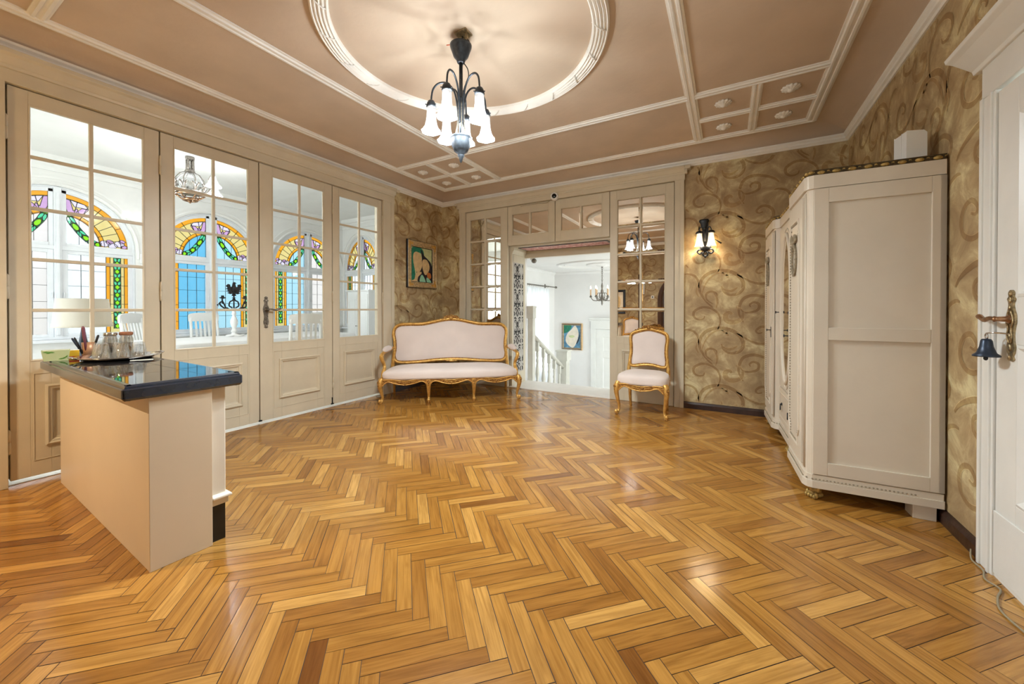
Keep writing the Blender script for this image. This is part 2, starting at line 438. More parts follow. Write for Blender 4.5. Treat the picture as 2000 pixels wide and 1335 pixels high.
def thing(name, label, cat, loc=(0, 0, 0), rz=0.0, group=None, kind=None):
    o = bpy.data.objects.new(name, None); COL.objects.link(o)
    o.location = loc; o.rotation_euler = (0, 0, R(rz)); o.empty_display_size = 0.1
    o['label'] = label; o['category'] = cat
    if group: o['group'] = group
    if kind: o['kind'] = kind
    return o
def tag(o, label, cat, group=None, kind=None):
    o['label'] = label; o['category'] = cat
    if group: o['group'] = group
    if kind: o['kind'] = kind
    return o
def struct(o, label=None, cat=None):
    o['kind'] = 'structure'
    if label: o['label'] = label
    if cat: o['category'] = cat
    return o
def dup(root, loc, rz, label, group=None):
    r = root.copy(); COL.objects.link(r); r.location = loc; r.rotation_euler = (0, 0, R(rz)); r['label'] = label
    if group: r['group'] = group
    for ch in list(root.children):
        c = ch.copy(); COL.objects.link(c); c.parent = r
        for g in list(ch.children):
            d = g.copy(); COL.objects.link(d); d.parent = c
    return r
def smooth(pts, n=6, closed=False):
    P = [Vector(p) for p in pts]; m = len(P); out = []
    rng = m if closed else m - 1
    for i in range(rng):
        p0 = P[(i - 1) % m] if (closed or i > 0) else P[i]
        p1 = P[i]; p2 = P[(i + 1) % m]
        p3 = P[(i + 2) % m] if (closed or i + 2 < m) else p2
        for k in range(n):
            t = k / n
            out.append(0.5 * ((2 * p1) + (p2 - p0) * t + (2 * p0 - 5 * p1 + 4 * p2 - p3) * t * t + (3 * p1 - p0 - 3 * p2 + p3) * t ** 3))
    if not closed: out.append(P[-1])
    return out
def lerp_list(vals, n):
    out = []
    m = len(vals) - 1
    for i in range(n):
        x = i / (n - 1) * m; k = min(int(x), m - 1); t = x - k
        out.append(vals[k] * (1 - t) + vals[k + 1] * t)
    return out
def tr(x=0, y=0, z=0, rx=0, ry=0, rz=0):
    return Matrix.Translation((x, y, z)) @ Matrix.Rotation(R(rz), 4, 'Z') @ Matrix.Rotation(R(ry), 4, 'Y') @ Matrix.Rotation(R(rx), 4, 'X')
def rect(x0, x1, z0, z1, y=0):     # counter-clockwise seen from -y
    return [(x0, y, z0), (x1, y, z0), (x1, y, z1), (x0, y, z1)]

XL, XR, YB, YF, ZC, ZK = -4.22, 1.065, 5.10, -0.70, 3.07, 2.98

# ---------------------------------------------------------------- floor: oak herringbone, each board its own face
def build_floor():
    s2 = math.sqrt(2)
    Wd = 0.0886 / s2; L = 0.3586
    ax, ay = -0.657, 1.646
    pa, qa = (ax + ay) / s2, (ay - ax) / s2
    op, oq = pa - L, qa - Wd
    g = 0.0012
    V = []; F = []; U = []; T = []
    x0, x1, y0, y1 = XL - 0.02, XR, YF - 0.12, YB + 0.08
    rnd = random.Random(3)
    V += [(x0, y0, -0.12), (x1, y0, -0.12), (x1, y1, -0.12), (x0, y1, -0.12), (x0, y0, -0.0012), (x1, y0, -0.0012), (x1, y1, -0.0012), (x0, y1, -0.0012)]
    bf = [(0, 3, 2, 1), (4, 5, 6, 7), (0, 1, 5, 4), (1, 2, 6, 5), (2, 3, 7, 6), (3, 0, 4, 7)]
    mi = [1] * 6
    F += bf; U += [[(0, 0)] * 4] * 6; T += [(0.5, 0.5, 0.5)] * 6
    def clip(poly):
        def cut(P, ax_, val, keep):
            o = []
            for i in range(len(P)):
                a, b = P[i], P[(i + 1) % len(P)]
                ia, ib = keep(a[ax_], val), keep(b[ax_], val)
                if ia: o.append(a)
                if ia != ib:
                    t = (val - a[ax_]) / (b[ax_] - a[ax_])
                    o.append(tuple(a[k] + (b[k] - a[k]) * t for k in range(4)))
            return o
        for ax_, val, kp in ((0, x0, lambda c, v: c >= v), (0, x1, lambda c, v: c <= v), (1, y0, lambda c, v: c >= v), (1, y1, lambda c, v: c <= v)):
            poly = cut(poly, ax_, val, kp)
            if len(poly) < 3: return None
        return poly
    for j in range(-16, 18):
        for k in range(-75, 75):
            for typ in (0, 1):
                if typ == 0: p0, p1, q0, q1 = k * Wd, k * Wd + L, -k * Wd, -k * Wd + Wd
                else: p0, p1, q0, q1 = k * Wd + L, k * Wd + L + Wd, -k * Wd, -k * Wd + L
                p0 += j * L + op; p1 += j * L + op; q0 += j * L + oq; q1 += j * L + oq
                cx, cy = (p0 + p1 - q0 - q1) / 2 / s2, (p0 + p1 + q0 + q1) / 2 / s2
                if cx < x0 - 0.3 or cx > x1 + 0.3 or cy < y0 - 0.3 or cy > y1 + 0.3: continue
                sd = rnd.random() * 50
                Q = []
                gg = g * (0.6 + rnd.random() * 0.9)
                for p, q in ((p0 + gg, q0 + gg), (p1 - gg, q0 + gg), (p1 - gg, q1 - gg), (p0 + gg, q1 - gg)):
                    u, v = (p - p0, q - q0) if typ == 0 else (q - q0, p - p0)
                    Q.append(((p - q) / s2, (p + q) / s2, u + sd, v + sd * 1.7))
                Q = clip(Q)
                if not Q: continue
                o = len(V)
                V += [(a[0], a[1], 0.0) for a in Q]
                F.append(tuple(range(o, o + len(Q)))); U.append([(a[2], a[3]) for a in Q]); mi.append(0)
                t = min(1, max(0, rnd.gauss(0.58, 0.20)))
                T.append((t, t, t))
    me = bpy.data.meshes.new('floor'); me.from_pydata(V, [], F)
    me.materials.append(M['parquet']); me.materials.append(M['seam'])
    me.polygons.foreach_set('material_index', mi)
    uvl = me.uv_layers.new(name='UVMap'); ca = me.attributes.new('tint', 'FLOAT_COLOR', 'FACE')
    flat = [c for f in U for p in f for c in p]
    uvl.data.foreach_set('uv', flat)
    ca.data.foreach_set('color', [c for t in T for c in (t[0], t[1], t[2], 1.0)])
    me.update()
    o = bpy.data.objects.new('floor', me); COL.objects.link(o)
    return struct(o, 'honey oak herringbone parquet floor', 'floor')
build_floor()

# ---------------------------------------------------------------- ceiling with cove, grid, ring
g = G()
rx0, rx1, ry0, ry1 = -3.93, 0.755, -0.40, 4.80
g.box(rx0, rx1, ry0, ry1, ZC, ZC + 0.1)
n = 12
W4c = [(XL, YF, 0), (XR, YF, 0), (XR, YB, 0), (XL, YB, 0)]
In4 = [(rx0, ry0, 0), (rx1, ry0, 0), (rx1, ry1, 0), (rx0, ry1, 0)]
V = []; F = []
for i in range(n + 1):
    t = PI / 2 * i / n
    a = 1 - math.cos(t); z = ZK - 0.02 + (ZC - ZK + 0.02) * math.sin(t)
    for k in range(4):
        V.append((W4c[k][0] + (In4[k][0] - W4c[k][0]) * a, W4c[k][1] + (In4[k][1] - W4c[k][1]) * a, z))
for i in range(n):
    for k in range(4):
        F.append((i * 4 + k, i * 4 + (k + 1) % 4, i * 4 + 4 + (k + 1) % 4, i * 4 + 4 + k))
g.add(V, F, 0, False)
g.box(XL - 0.15, XR + 0.15, YF - 0.15, YB + 0.15, ZC + 0.1, ZC + 0.16)
struct(g.obj('ceiling', 'ceil'), 'taupe coved plaster ceiling', 'ceiling')
# cornice under the cove
g = G()
g.mold(W4c, [(0, 2.915), (0.012, 2.915), (0.02, 2.928), (0.034, 2.936), (0.036, 2.952), (0.05, 2.966), (0.052, 2.982), (0, 2.982)])
struct(g.obj('trim_1', 'white'), 'white cornice along the tops of the walls', 'cornice')
# coffer grid
g = G()
def ribprof(w, h=0.022):
    a = w / 2
    return [(-a, 0.0), (-a, -h * 0.45), (-a * 0.72, -h * 0.5), (-a * 0.60, -h), (-a * 0.28, -h), (-a * 0.2, -h * 0.62), (a * 0.2, -h * 0.62), (a * 0.28, -h), (a * 0.60, -h), (a * 0.72, -h * 0.5), (a, -h * 0.45), (a, 0.0)]
def rib(a, b, w): g.mold([a, b], ribprof(w), closed=False)
zc = ZC + 0.0005
wo = 0.10
g.mold([(rx0 + wo / 2, ry0 + wo / 2, zc), (rx1 - wo / 2, ry0 + wo / 2, zc), (rx1 - wo / 2, ry1 - wo / 2, zc), (rx0 + wo / 2, ry1 - wo / 2, zc)], ribprof(wo, 0.024))
xa, xb = -2.875, -0.292; ya, yb = 0.66, 3.74
e = wo * 0.85
zq = zc - 0.0004
for x in (xa, xb): rib((x, ry0 + e, zq), (x, ry1 - e, zq), 0.094)
for y in (ya, yb):
    rib((rx0 + e, y, zc), (xa - 0.03, y, zc), 0.09); rib((xa + 0.03, y, zc), (xb - 0.03, y, zc), 0.09); rib((xb + 0.03, y, zc), (rx1 - e, y, zc), 0.09)
for c0, c1 in ((rx0 + e, xa - 0.04), (xb + 0.04, rx1 - e)):
    for d0, d1 in ((ry0 + e, ya - 0.04), (yb + 0.04, ry1 - e)):
        cx, cy = (c0 + c1) / 2, (d0 + d1) / 2
        rib((cx, d0, zc), (cx, d1, zc), 0.08); rib((c0, cy, zc), (cx - 0.03, cy, zc), 0.08); rib((cx + 0.03, cy, zc), (c1, cy, zc), 0.08)
struct(g.obj('trim_2', 'white'), 'white coffered ceiling mouldings', 'moulding')
# reeded ring
g = G()
RC = (-1.612, 2.20); RR = 0.925
ring = [(RC[0] + RR * math.cos(2 * PI * i / 96), RC[1] + RR * math.sin(2 * PI * i / 96), zc) for i in range(96)]
pr = [(-0.055, 0), (-0.055, -0.022)]
for k in range(5):
    c = -0.044 + 0.022 * k
    pr += [(c - 0.009, -0.026), (c, -0.036 - 0.006 * (1 - abs(k - 2) / 2)), (c + 0.009, -0.026)]
pr += [(0.055, -0.022), (0.055, 0)]
g.mold(ring, pr)
for i in range(20):
    a = 2 * PI * i / 20
    p = [(RC[0] + (RR + d) * math.cos(a + 0.05 * d / 0.05), RC[1] + (RR + d) * math.sin(a + 0.05 * d / 0.05), zc - h) for d, h in ((-0.056, 0.02), (-0.02, 0.04), (0.02, 0.04), (0.056, 0.02))]
    g.tube(p, 0.0045, 6)
struct(g.obj('trim_3', 'white'), 'white reeded plaster ring on the ceiling', 'moulding')
# rosettes
def petal(a, z): return 1 + (0.10 * math.cos(12 * a) if z > -0.03 else 0)
ros = None
cxl, cyb = (rx0 + wo + xa - 0.047) / 2, (yb + 0.045 + ry1 - wo) / 2
cxr = (xb + 0.047 + rx1 - wo) / 2
rl = []
for cx, side in ((cxl, 'left'), (cxr, 'right')):
    sp = 0.265 if side == 'left' else 0.25
    for sx, sy in ((-1, 1), (1, 1), (-1, -1), (1, -1)):
        rl.append((cx + sx * sp, cyb + sy * 0.255, side, sx, sy))
wn = {('left', -1, 1): 'in the corner panel nearest the painting, above the sofa',
      ('left', 1, 1): 'in the corner group over the sofa, panel toward the opening',
      ('left', -1, -1): 'in the corner group over the sofa, by the glass doors',
      ('left', 1, -1): 'in the corner group over the sofa, beside the chandelier tip',
      ('right', -1, 1): 'in the panel group above the wardrobe, lower left one',
      ('right', 1, 1): 'in the panel group above the wardrobe, lower right one',
      ('right', -1, -1): 'in the panel group above the wardrobe, upper left one',
      ('right', 1, -1): 'in the panel group above the wardrobe, upper right one'}
for x, y, side, sx, sy in rl:
    if ros is None:
        g = G()
        g.lathe([(0.062, 0), (0.066, -0.008), (0.058, -0.018), (0.046, -0.017), (0.040, -0.024), (0.026, -0.024), (0.021, -0.034), (0.010, -0.040), (0.0, -0.041)], 60, fr=petal)
        o = g.obj('ceiling_rosette', 'white'); ros = o
    else:
        o = ros.copy(); COL.objects.link(o)
    o.location = (x, y, ZC)
    tag(o, 'white plaster rosette ' + wn[(side, sx, sy)], 'rosette', 'plaster ceiling rosettes')

# ---------------------------------------------------------------- wallpaper scrolls
def spiral(cx, cy, r0, r1, a0, a1, w, n=26, out=None):
    P = []
    for i in range(n + 1):
        t = i / n
        r = r0 + (r1 - r0) * t ** 0.8
        a = R(a0 + (a1 - a0) * t)
        P.append((cx + r * math.cos(a), cy + r * math.sin(a)))
    return P, [w * (0.25 + 0.75 * math.sin(PI * min(1, max(0, (i / n) * 0.86 + 0.1)))) for i in range(n + 1)]
def curve2(pts, w, n=8):
    P = [(p.x, p.y) for p in smooth([(a, b, 0) for a, b in pts], n)]
    m = len(P) - 1
    return P, [w * (0.2 + 0.8 * math.sin(PI * (0.08 + 0.84 * i / m))) for i in range(m + 1)]
TW, TH = 0.90, 0.672
def zs(pts, w, kind, n=7):
    """brush stroke through points given in the drawing's own grid"""
    P, Wd = curve2([(x / 953.0, (870 - y) / 953.0) for x, y in pts], w / 953.0, n)
    return (P, Wd, kind)
STROKES = [
    zs([(1150, 780), (1090, 720), (1040, 640), (1015, 560), (1040, 460), (1110, 395), (1200, 372), (1300, 378), (1390, 425), (1440, 500), (1440, 580), (1390, 632), (1310, 640), (1255, 600), (1238, 545)], 34, 0, 6),
    zs([(1040, 620), (1075, 520), (1130, 440), (1200, 395), (1270, 400)], 18, 1),
    zs([(1385, 420), (1450, 462), (1520, 505), (1610, 528), (1690, 495), (1712, 425), (1680, 365), (1615, 345), (1565, 385), (1580, 415), (1620, 405)], 26, 0, 6),
    zs([(1445, 300), (1405, 210), (1410, 120), (1450, 40), (1540, 8), (1640, 30), (1720, 70), (1760, 110)], 28, 0, 6),
    zs([(1420, 150), (1450, 190), (1520, 190), (1580, 160), (1585, 105), (1540, 85), (1505, 110), (1515, 135)], 24, 0, 6),
    zs([(1445, 190), (1430, 260), (1360, 300), (1290, 285), (1275, 225), (1310, 195), (1340, 215)], 44, 1, 6),
    zs([(1200, 385), (1225, 300), (1205, 210), (1130, 150), (1040, 140), (965, 185), (960, 240), (1000, 275), (1055, 268), (1070, 235)], 24, 0, 6),
    zs([(1150, 740), (1090, 690), (1085, 630), (1130, 600), (1185, 620), (1195, 655)], 22, 0, 6),
    zs([(1180, 790), (1195, 730), (1190, 670), (1160, 620)], 18, 1),
    zs([(1240, 545), (1250, 580), (1300, 600), (1350, 590), (1390, 560)], 26, 1), zs([(1300, 395), (1290, 430), (1310, 450)], 22, 1), zs([(1240, 385), (1265, 415), (1300, 425)], 16, 1),
    zs([(1010, 560), (1000, 480), (965, 420), (900, 395), (860, 400)], 22, 0), zs([(1000, 540), (985, 600), (1010, 660)], 18, 1),
    zs([(1380, 640), (1420, 600), (1445, 560)], 16, 1),
    zs([(1380, 770), (1400, 790), (1430, 800)], 20, 1),
]
def paper(g, mapf, rects, s_off, t_off, smin, smax, tmin, tmax, mats=(1, 2, 3), strokes=None, tw=TW, th=TH, lift=0.0012, hl=True, scale=1.2):
    strokes = strokes or STROKES
    def ok(p): return any(a <= p[0] <= b and c <= p[1] <= d for a, b, c, d in rects)
    i0, i1 = int((smin - s_off) / tw) - 2, int((smax - s_off) / tw) + 2
    j0, j1 = int((tmin - t_off) / th) - 2, int((tmax - t_off) / th) + 2
    for i in range(i0, i1 + 1):
        for j in range(j0, j1 + 1):
            ox, oy = s_off + i * tw, t_off + j * th + (0.33 * th * i if hl else 0)
            for P, Wd, kind in strokes:
                for pas in ((0, 1) if hl else (0,)):
                    L = []
                    for k in range(len(P)):
                        a = P[max(0, k - 1)]; b = P[min(len(P) - 1, k + 1)]
                        dx, dy = b[0] - a[0], b[1] - a[1]; q = math.hypot(dx, dy) or 1
                        nx, ny = -dy / q, dx / q
                        w = Wd[k] / 2 * scale
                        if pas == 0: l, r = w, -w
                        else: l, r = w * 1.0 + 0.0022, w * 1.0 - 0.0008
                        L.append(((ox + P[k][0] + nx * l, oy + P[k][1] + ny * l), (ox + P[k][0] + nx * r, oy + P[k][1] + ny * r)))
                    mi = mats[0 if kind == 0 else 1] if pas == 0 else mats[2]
                    for k in range(len(L) - 1):
                        c4 = (L[k][0], L[k][1], L[k + 1][1], L[k + 1][0])
                        if all(ok(c) for c in c4):
                            g.add([mapf(c[0], c[1], lift * (1 + pas * 0.25 + 0.1 * kind)) for c in c4], [(0, 1, 2, 3)], mi)

WPM = ['wp', 'wp_m', 'wp_d', 'wp_l']
WPS = (2, 1, 3)
# ---- left wall (glass doors)
g = G()
g.box(XL - 0.15, XL, YF - 0.15, 0.50, 0, ZC, 0)
g.box(XL - 0.15, XL, 3.86, YB + 0.15, 0, ZC, 0)
g.box(XL - 0.15, XL, 0.50, 3.86, 2.76, ZC, 0)
paper(g, lambda s, t, l: (XL + l, s, t), [(3.99, 5.09, 0.09, 2.91)], 0.1, 0.05, 3.9, 5.1, 0, 3, WPS)
struct(g.obj('wall_left', WPM), 'gold brown scroll wallpaper on the wall of glass doors', 'wall')
# ---- back wall
g = G()
g.box(XL - 0.15, -3.80, YB, YB + 0.5, 0, ZC, 0)
g.box(-0.50, XR + 0.15, YB, YB + 0.5, 0, ZC, 0)
g.box(-3.80, -0.50, YB, YB + 0.5, 2.78, ZC, 0)
paper(g, lambda s, t, l: (s, YB - l, t), [(-4.21, -3.83, 0.12, 2.91), (-0.465, 1.06, 0.08, 2.91)], -0.465, 0.0, -4.3, 1.1, -0.6, 3, WPS)
struct(g.obj('wall_back', WPM), 'gold brown scroll wallpaper on the far wall', 'wall')
# ---- right wall with the white door
DRY0, DRY1, DRZ = 1.66, 2.56, 2.19
g = G()
g.box(XR, XR + 0.15, DRY1, YB + 0.15, 0, ZC, 0)
g.box(XR, XR + 0.15, YF - 0.15, DRY0, 0, ZC, 0)
g.box(XR, XR + 0.15, DRY0, DRY1, DRZ, ZC, 0)
paper(g, lambda s, t, l: (XR - l, s, t), [(2.6, 5.09, 0.12, 2.91), (-0.6, 2.7, 2.35, 2.91)], 0.22, 0.30, -0.7, 5.1, 0, 3, WPS)
struct(g.obj('wall_right', WPM), 'gold brown scroll wallpaper behind the wardrobe', 'wall')
# ---- front wall (behind the camera, seen in the mirrors), arched doorway
g = G()
AX, AR, AZ = -0.92, 0.62, 1.45
g.box(XL - 0.15, AX - AR, YF - 0.15, YF, 0, ZC, 0)
WX0, WX1, WZ0, WZ1 = 0.02, 0.92, 0.85, 2.55
g.box(AX + AR, WX0, YF - 0.15, YF, 0, ZC, 0); g.box(WX1, XR + 0.15, YF - 0.15, YF, 0, ZC, 0); g.box(WX0, WX1, YF - 0.15, YF, 0, WZ0, 0); g.box(WX0, WX1, YF - 0.15, YF, WZ1, ZC, 0)
arc = [(AX + AR * math.cos(PI * i / 20), AZ + AR * math.sin(PI * i / 20)) for i in range(21)]
for i in range(20):
    a, b = arc[i], arc[i + 1]
    g.prism([a, b, (b[0], ZC), (a[0], ZC)], YF - 0.15, YF, 0)
paper(g, lambda s, t, l: (s, YF + l, t), [(-4.2, AX - AR - 0.1, 0.12, 2.91), (AX + AR + 0.1, -0.08, 0.12, 2.91)], 0.1, 0.2, -4.3, 1.1, 0, 3, WPS)
struct(g.obj('wall_front', WPM), 'gold brown scroll wallpaper reflected in the mirrors', 'wall')
# arched dark wooden door and casing in it
d = thing('door_7', 'dark arched wooden door seen reflected in the mirrored leaf', 'door', (AX, YF, 0), 180, kind='structure')
g = G()
po = [(-AR, 0)] + [(AR * math.cos(PI - PI * i / 24), AZ + AR * math.sin(PI - PI * i / 24)) for i in range(25)] + [(AR, 0)]
g.prism(po, 0.06, 0.12)
o = g.obj('leaf', 'brownwood', d)
g = G()
g.mold([(p[0], 0, p[1]) for p in po], [(0, -0.02), (0.11, -0.02), (0.11, 0.02), (0.03, 0.045), (0, 0.03)], N=(0, -1, 0), closed=False)
g.obj('casing', 'brownwood', d)
w = thing('window_fill', 'unseen white framed window added in the front wall to light the near side', 'window', (WX0, YF, 0), 0, kind='structure')  # out of view, added so daylight fills the near side of the room
g = G()
for x0_, x1_, a_, c_ in ((0, 0.06, WZ0, WZ1), (0.84, 0.90, WZ0, WZ1), (0.42, 0.48, WZ0, WZ1), (0, 0.9, WZ0, WZ0 + 0.06), (0, 0.9, WZ1 - 0.06, WZ1), (0, 0.9, 1.95, 2.01)): g.box(x0_, x1_, -0.11, -0.05, a_, c_)
for q in (-0.08, 0.90): g.box(q, q + 0.08, -0.02, 0.025, WZ0 - 0.08, WZ1 + 0.08)
g.box(-0.08, 0.98, -0.02, 0.025, WZ1, WZ1 + 0.08); g.box(-0.1, 1.0, -0.06, 0.07, WZ0 - 0.04, WZ0)
g.obj('frame', 'white', w, bevel=0.003)
g = G(); g.add(rect(0.03, 0.87, WZ0 + 0.03, WZ1 - 0.03, -0.08), [(0, 1, 2, 3)]); g.obj('pane', 'glass', w)
# baseboards
g = G()
bp_ = [(0, 0.0), (0.022, 0.0), (0.022, 0.055), (0.012, 0.075), (0, 0.078)]
g.mold([(XR, YB, 0), (-0.47, YB, 0)], bp_, closed=False)
struct(g.obj('baseboard_back', 'dark'), 'dark brown skirting under the far wallpaper', 'skirting')
g = G(); g.mold([(-3.83, YB, 0), (XL, YB, 0), (XL, 4.0, 0)], bp_, closed=False)
struct(g.obj('baseboard_left', 'dark'), 'dark brown skirting in the sofa corner', 'skirting')
g = G(); g.mold([(XR, 2.70, 0), (XR, YB - 0.022, 0)], bp_, closed=False)
struct(g.obj('baseboard_right', 'dark'), 'dark brown skirting along the right wall', 'skirting')
g = G(); g.mold([(XL, YF, 0), (AX - AR - 0.12, YF, 0)], bp_, closed=False); g.mold([(AX + AR + 0.12, YF, 0), (XR, YF, 0)], bp_, closed=False)
struct(g.obj('baseboard_front', 'dark'), 'dark brown skirting along the reflected wall', 'skirting')

# ---------------------------------------------------------------- panelled door leaves
PANEL_MOULD = [(0.0, 0.0), (0.0, 0.012), (0.012, 0.018), (0.02, 0.010), (0.032, 0.008), (0.040, -0.004), (0.05, -0.006), (0.05, -0.012), (0.0, -0.012)]
def raised_panel(g, x0, x1, z0, z1, y=-0.0):
    g.mold(rect(x0, x1, z0, z1, y), PANEL_MOULD, N=(0, -1, 0))
def groove(g, x0, x1, z0, z1, y=0.0, w=0.005):
    g.mold(rect(x0, x1, z0, z1, y), [(0, 0.0), (0, 0.004), (w, 0.004), (w, 0.0)], N=(0, -1, 0))
def leaf(root, w, gx0, gx1, gz0, gz1, H, z0=0.035, rows=5, cols=2, pane='glass', panel=None, mt='cream', th=0.045, sash='frame', bw=0.024):
    """one glazed leaf; front face at local y=0, thickness into +y"""
    g = G()
    g.box(0, gx0, 0, th, z0, H); g.box(gx1, w, 0, th, z0, H)
    g.box(gx0, gx1, 0, th, gz1, H)
    if panel:
        p0, p1, q0, q1 = panel
        g.box(gx0, p0 + 0.03, 0, th, z0, gz0); g.box(p1 - 0.03, gx1, 0, th, z0, gz0)
        g.box(p0 + 0.03, p1 - 0.03, 0, th, z0, q0 + 0.03); g.box(p0 + 0.03, p1 - 0.03, 0, th, q1 - 0.03, gz0)
        groove(g, gx0 + 0.012, gx1 - 0.012, max(z0 + 0.02, q0 - 0.095), q1 + 0.085)
    else:
        g.box(gx0, gx1, 0, th, z0, gz0)
    g.mold(rect(gx0, gx1, gz0, gz1, 0), [(0, 0.003), (0.008, 0.003), (0.014, -0.012), (0.0, -0.012)], N=(0, -1, 0))
    o = g.obj(sash, mt, root, bevel=0.002)
    if panel:
        g = G()
        raised_panel(g, p0, p1, q0, q1)
        g.box(p0 + 0.028, p1 - 0.028, 0.008, th - 0.006, q0 + 0.028, q1 - 0.028)
        g.obj('panel', mt, root, bevel=0.0015)
    g = G()
    for r in range(1, rows):
        z = gz0 + (gz1 - gz0) * r / rows
        g.box(gx0, gx1, 0.002, 0.026, z - bw / 2, z + bw / 2)
    for c in range(1, cols):
        x = gx0 + (gx1 - gx0) * c / cols
        g.box(x - bw / 2, x + bw / 2, 0.0, 0.028, gz0, gz1)
    g.obj('glazing_bars', mt, root, bevel=0.005)
    g = G()
    if pane == 'mirror':
        for r in range(rows):
            for c in range(cols):
                a0 = gx0 + (gx1 - gx0) * c / cols + (bw / 2 if c else 0); a1 = gx0 + (gx1 - gx0) * (c + 1) / cols - (bw / 2 if c < cols - 1 else 0)
                b0 = gz0 + (gz1 - gz0) * r / rows + (bw / 2 if r else 0); b1 = gz0 + (gz1 - gz0) * (r + 1) / rows - (bw / 2 if r < rows - 1 else 0)
                k = 0.016
                y1, y2 = 0.0205, 0.0185
                g.add([(a0, y1, b0), (a1, y1, b0), (a1, y1, b1), (a0, y1, b1), (a0 + k, y2, b0 + k), (a1 - k, y2, b0 + k), (a1 - k, y2, b1 - k), (a0 + k, y2, b1 - k)],
                      [(4, 5, 6, 7), (0, 1, 5, 4), (1, 2, 6, 5), (2, 3, 7, 6), (3, 0, 4, 7)], 0)
        g.obj('mirror_panes', 'mirror', root)
    else:
        g.add(rect(gx0, gx1, gz0, gz1, 0.02), [(0, 1, 2, 3)])
        g.obj('pane', pane, root)
def hinge(root, x, z, h=0.15, mt='cream'):
    g = G()
    g.lathe([(0.0, z - h / 2 - 0.01), (0.009, z - h / 2), (0.009, z - 0.002), (0.007, z), (0.009, z + 0.002), (0.009, z + h / 2), (0.0, z + h / 2 + 0.012)], 10, T=tr(x, -0.009, 0))
    g.box(x - 0.004, x + 0.022, -0.003, 0.0, z - h / 2, z + h / 2)
    g.obj('hinge', mt, root)

def lever_plate(root, x, z, name='handle', mt='pewter', lever=1, lm=None, H=0.30):
    """ornate long back plate with a lever pointing to local +x*lever"""
    g = G()
    h = H / 2
    po = []
    shp = [(-1.0, 0.008), (-0.94, 0.020), (-0.86, 0.013), (-0.76, 0.022), (-0.6, 0.026), (-0.45, 0.021), (-0.25, 0.019), (-0.05, 0.024), (0.15, 0.030), (0.3, 0.028), (0.45, 0.019), (0.56, 0.015), (0.66, 0.017), (0.74, 0.024), (0.82, 0.014), (0.9, 0.017), (0.96, 0.013), (1.0, 0.004)]
    R_ = smooth([(b, a * h, 0) for a, b in shp], 3)
    po = [(p.x, z + p.y) for p in R_] + [(-p.x, z + p.y) for p in R_[::-1]]
    po = [(x + a, b) for a, b in po]
    g.prism(po, -0.007, 0)
    for k, (a, r) in enumerate([(-0.62, 0.011), (-0.3, 0.008), (0.72, 0.010), (0.88, 0.007), (-0.9, 0.007), (0.5, 0.007)]):
        g.ell((x, -0.008, z + a * h), (r, 0.005, r * 1.5), 10, 6)
    for sd in (-1, 1):
        g.tube(smooth([(x + sd * 0.006, -0.008, z - 0.5 * h), (x + sd * 0.016, -0.009, z - 0.3 * h), (x + sd * 0.010, -0.009, z - 0.08 * h), (x + sd * 0.022, -0.009, z + 0.14 * h), (x + sd * 0.008, -0.009, z + 0.42 * h)], 5), 0.0035, 6)
    g.ell((x, -0.008, z - 0.36 * h), (0.0065, 0.004, 0.011), 10, 6)
    o = g.obj(name, mt, root)
    g = G()
    zl = z + 0.18 * h
    g.lathe([(0.019, 0), (0.019, 0.008), (0.012, 0.014), (0.010, 0.04), (0.013, 0.048), (0.0, 0.054)], 14, T=tr(x, -0.006, zl, rx=90))
    pts = smooth([(x, -0.05, zl), (x + lever * 0.03, -0.056, zl + 0.002), (x + lever * 0.07, -0.054, zl - 0.006), (x + lever * 0.11, -0.052, zl + 0.008), (x + lever * 0.13, -0.05, zl + 0.006)], 6)
    g.tube(pts, lerp_list([0.008, 0.009, 0.010, 0.010, 0.012, 0.006], len(pts)), 10)
    g.obj('lever', lm or mt, o)
    return o

# ---------------------------------------------------------------- four glass doors (left wall)
DW = [(0.592, 1.380, 0.680, 1.285), (1.390, 2.172, 1.477, 2.080), (2.182, 3.012, 2.308, 2.912), (3.022, 3.784, 3.108, 3.722)]
DL = ['white glass-paned leaf behind the tiled counter, leftmost of the four', 'white glass-paned leaf right of the counter with the dining table behind it',
      'white glass-paned leaf with the long pewter handle', 'white glass-paned leaf nearest the sofa']
for i, (a, b, c, d_) in enumerate(DW):
    r = thing('door_%d' % (i + 1), DL[i], 'door', (XL + 0.003, a, 0), 90, kind='structure')
    leaf(r, b - a, c - a, d_ - a, 0.835, 2.612, 2.705, panel=(c - a + 0.065, d_ - a - 0.065, 0.235, 0.665))
    for z in (0.30, 1.35, 2.42):
        if i in (0,): hinge(r, -0.006, z)
        if i == 1: hinge(r, -0.004, z)
        if i == 3: hinge(r, b - a + 0.004, z); hinge(r, -0.004, z, 0.13)
    if i == 2:
        lever_plate(r, 0.058, 1.165, lever=1, H=0.33)
        g = G()
        g.box(-0.018, 0.012, -0.012, 0.0, 0.036, 0.05); g.obj('floor_bolt', 'iron', r)
        g = G(); g.box(0.808, 0.842, -0.012, 0.0, 0.036, 0.05); g.box(0.82, 0.83, -0.01, 0.0, 0.05, 0.12); g.obj('floor_bolt', 'iron', r)
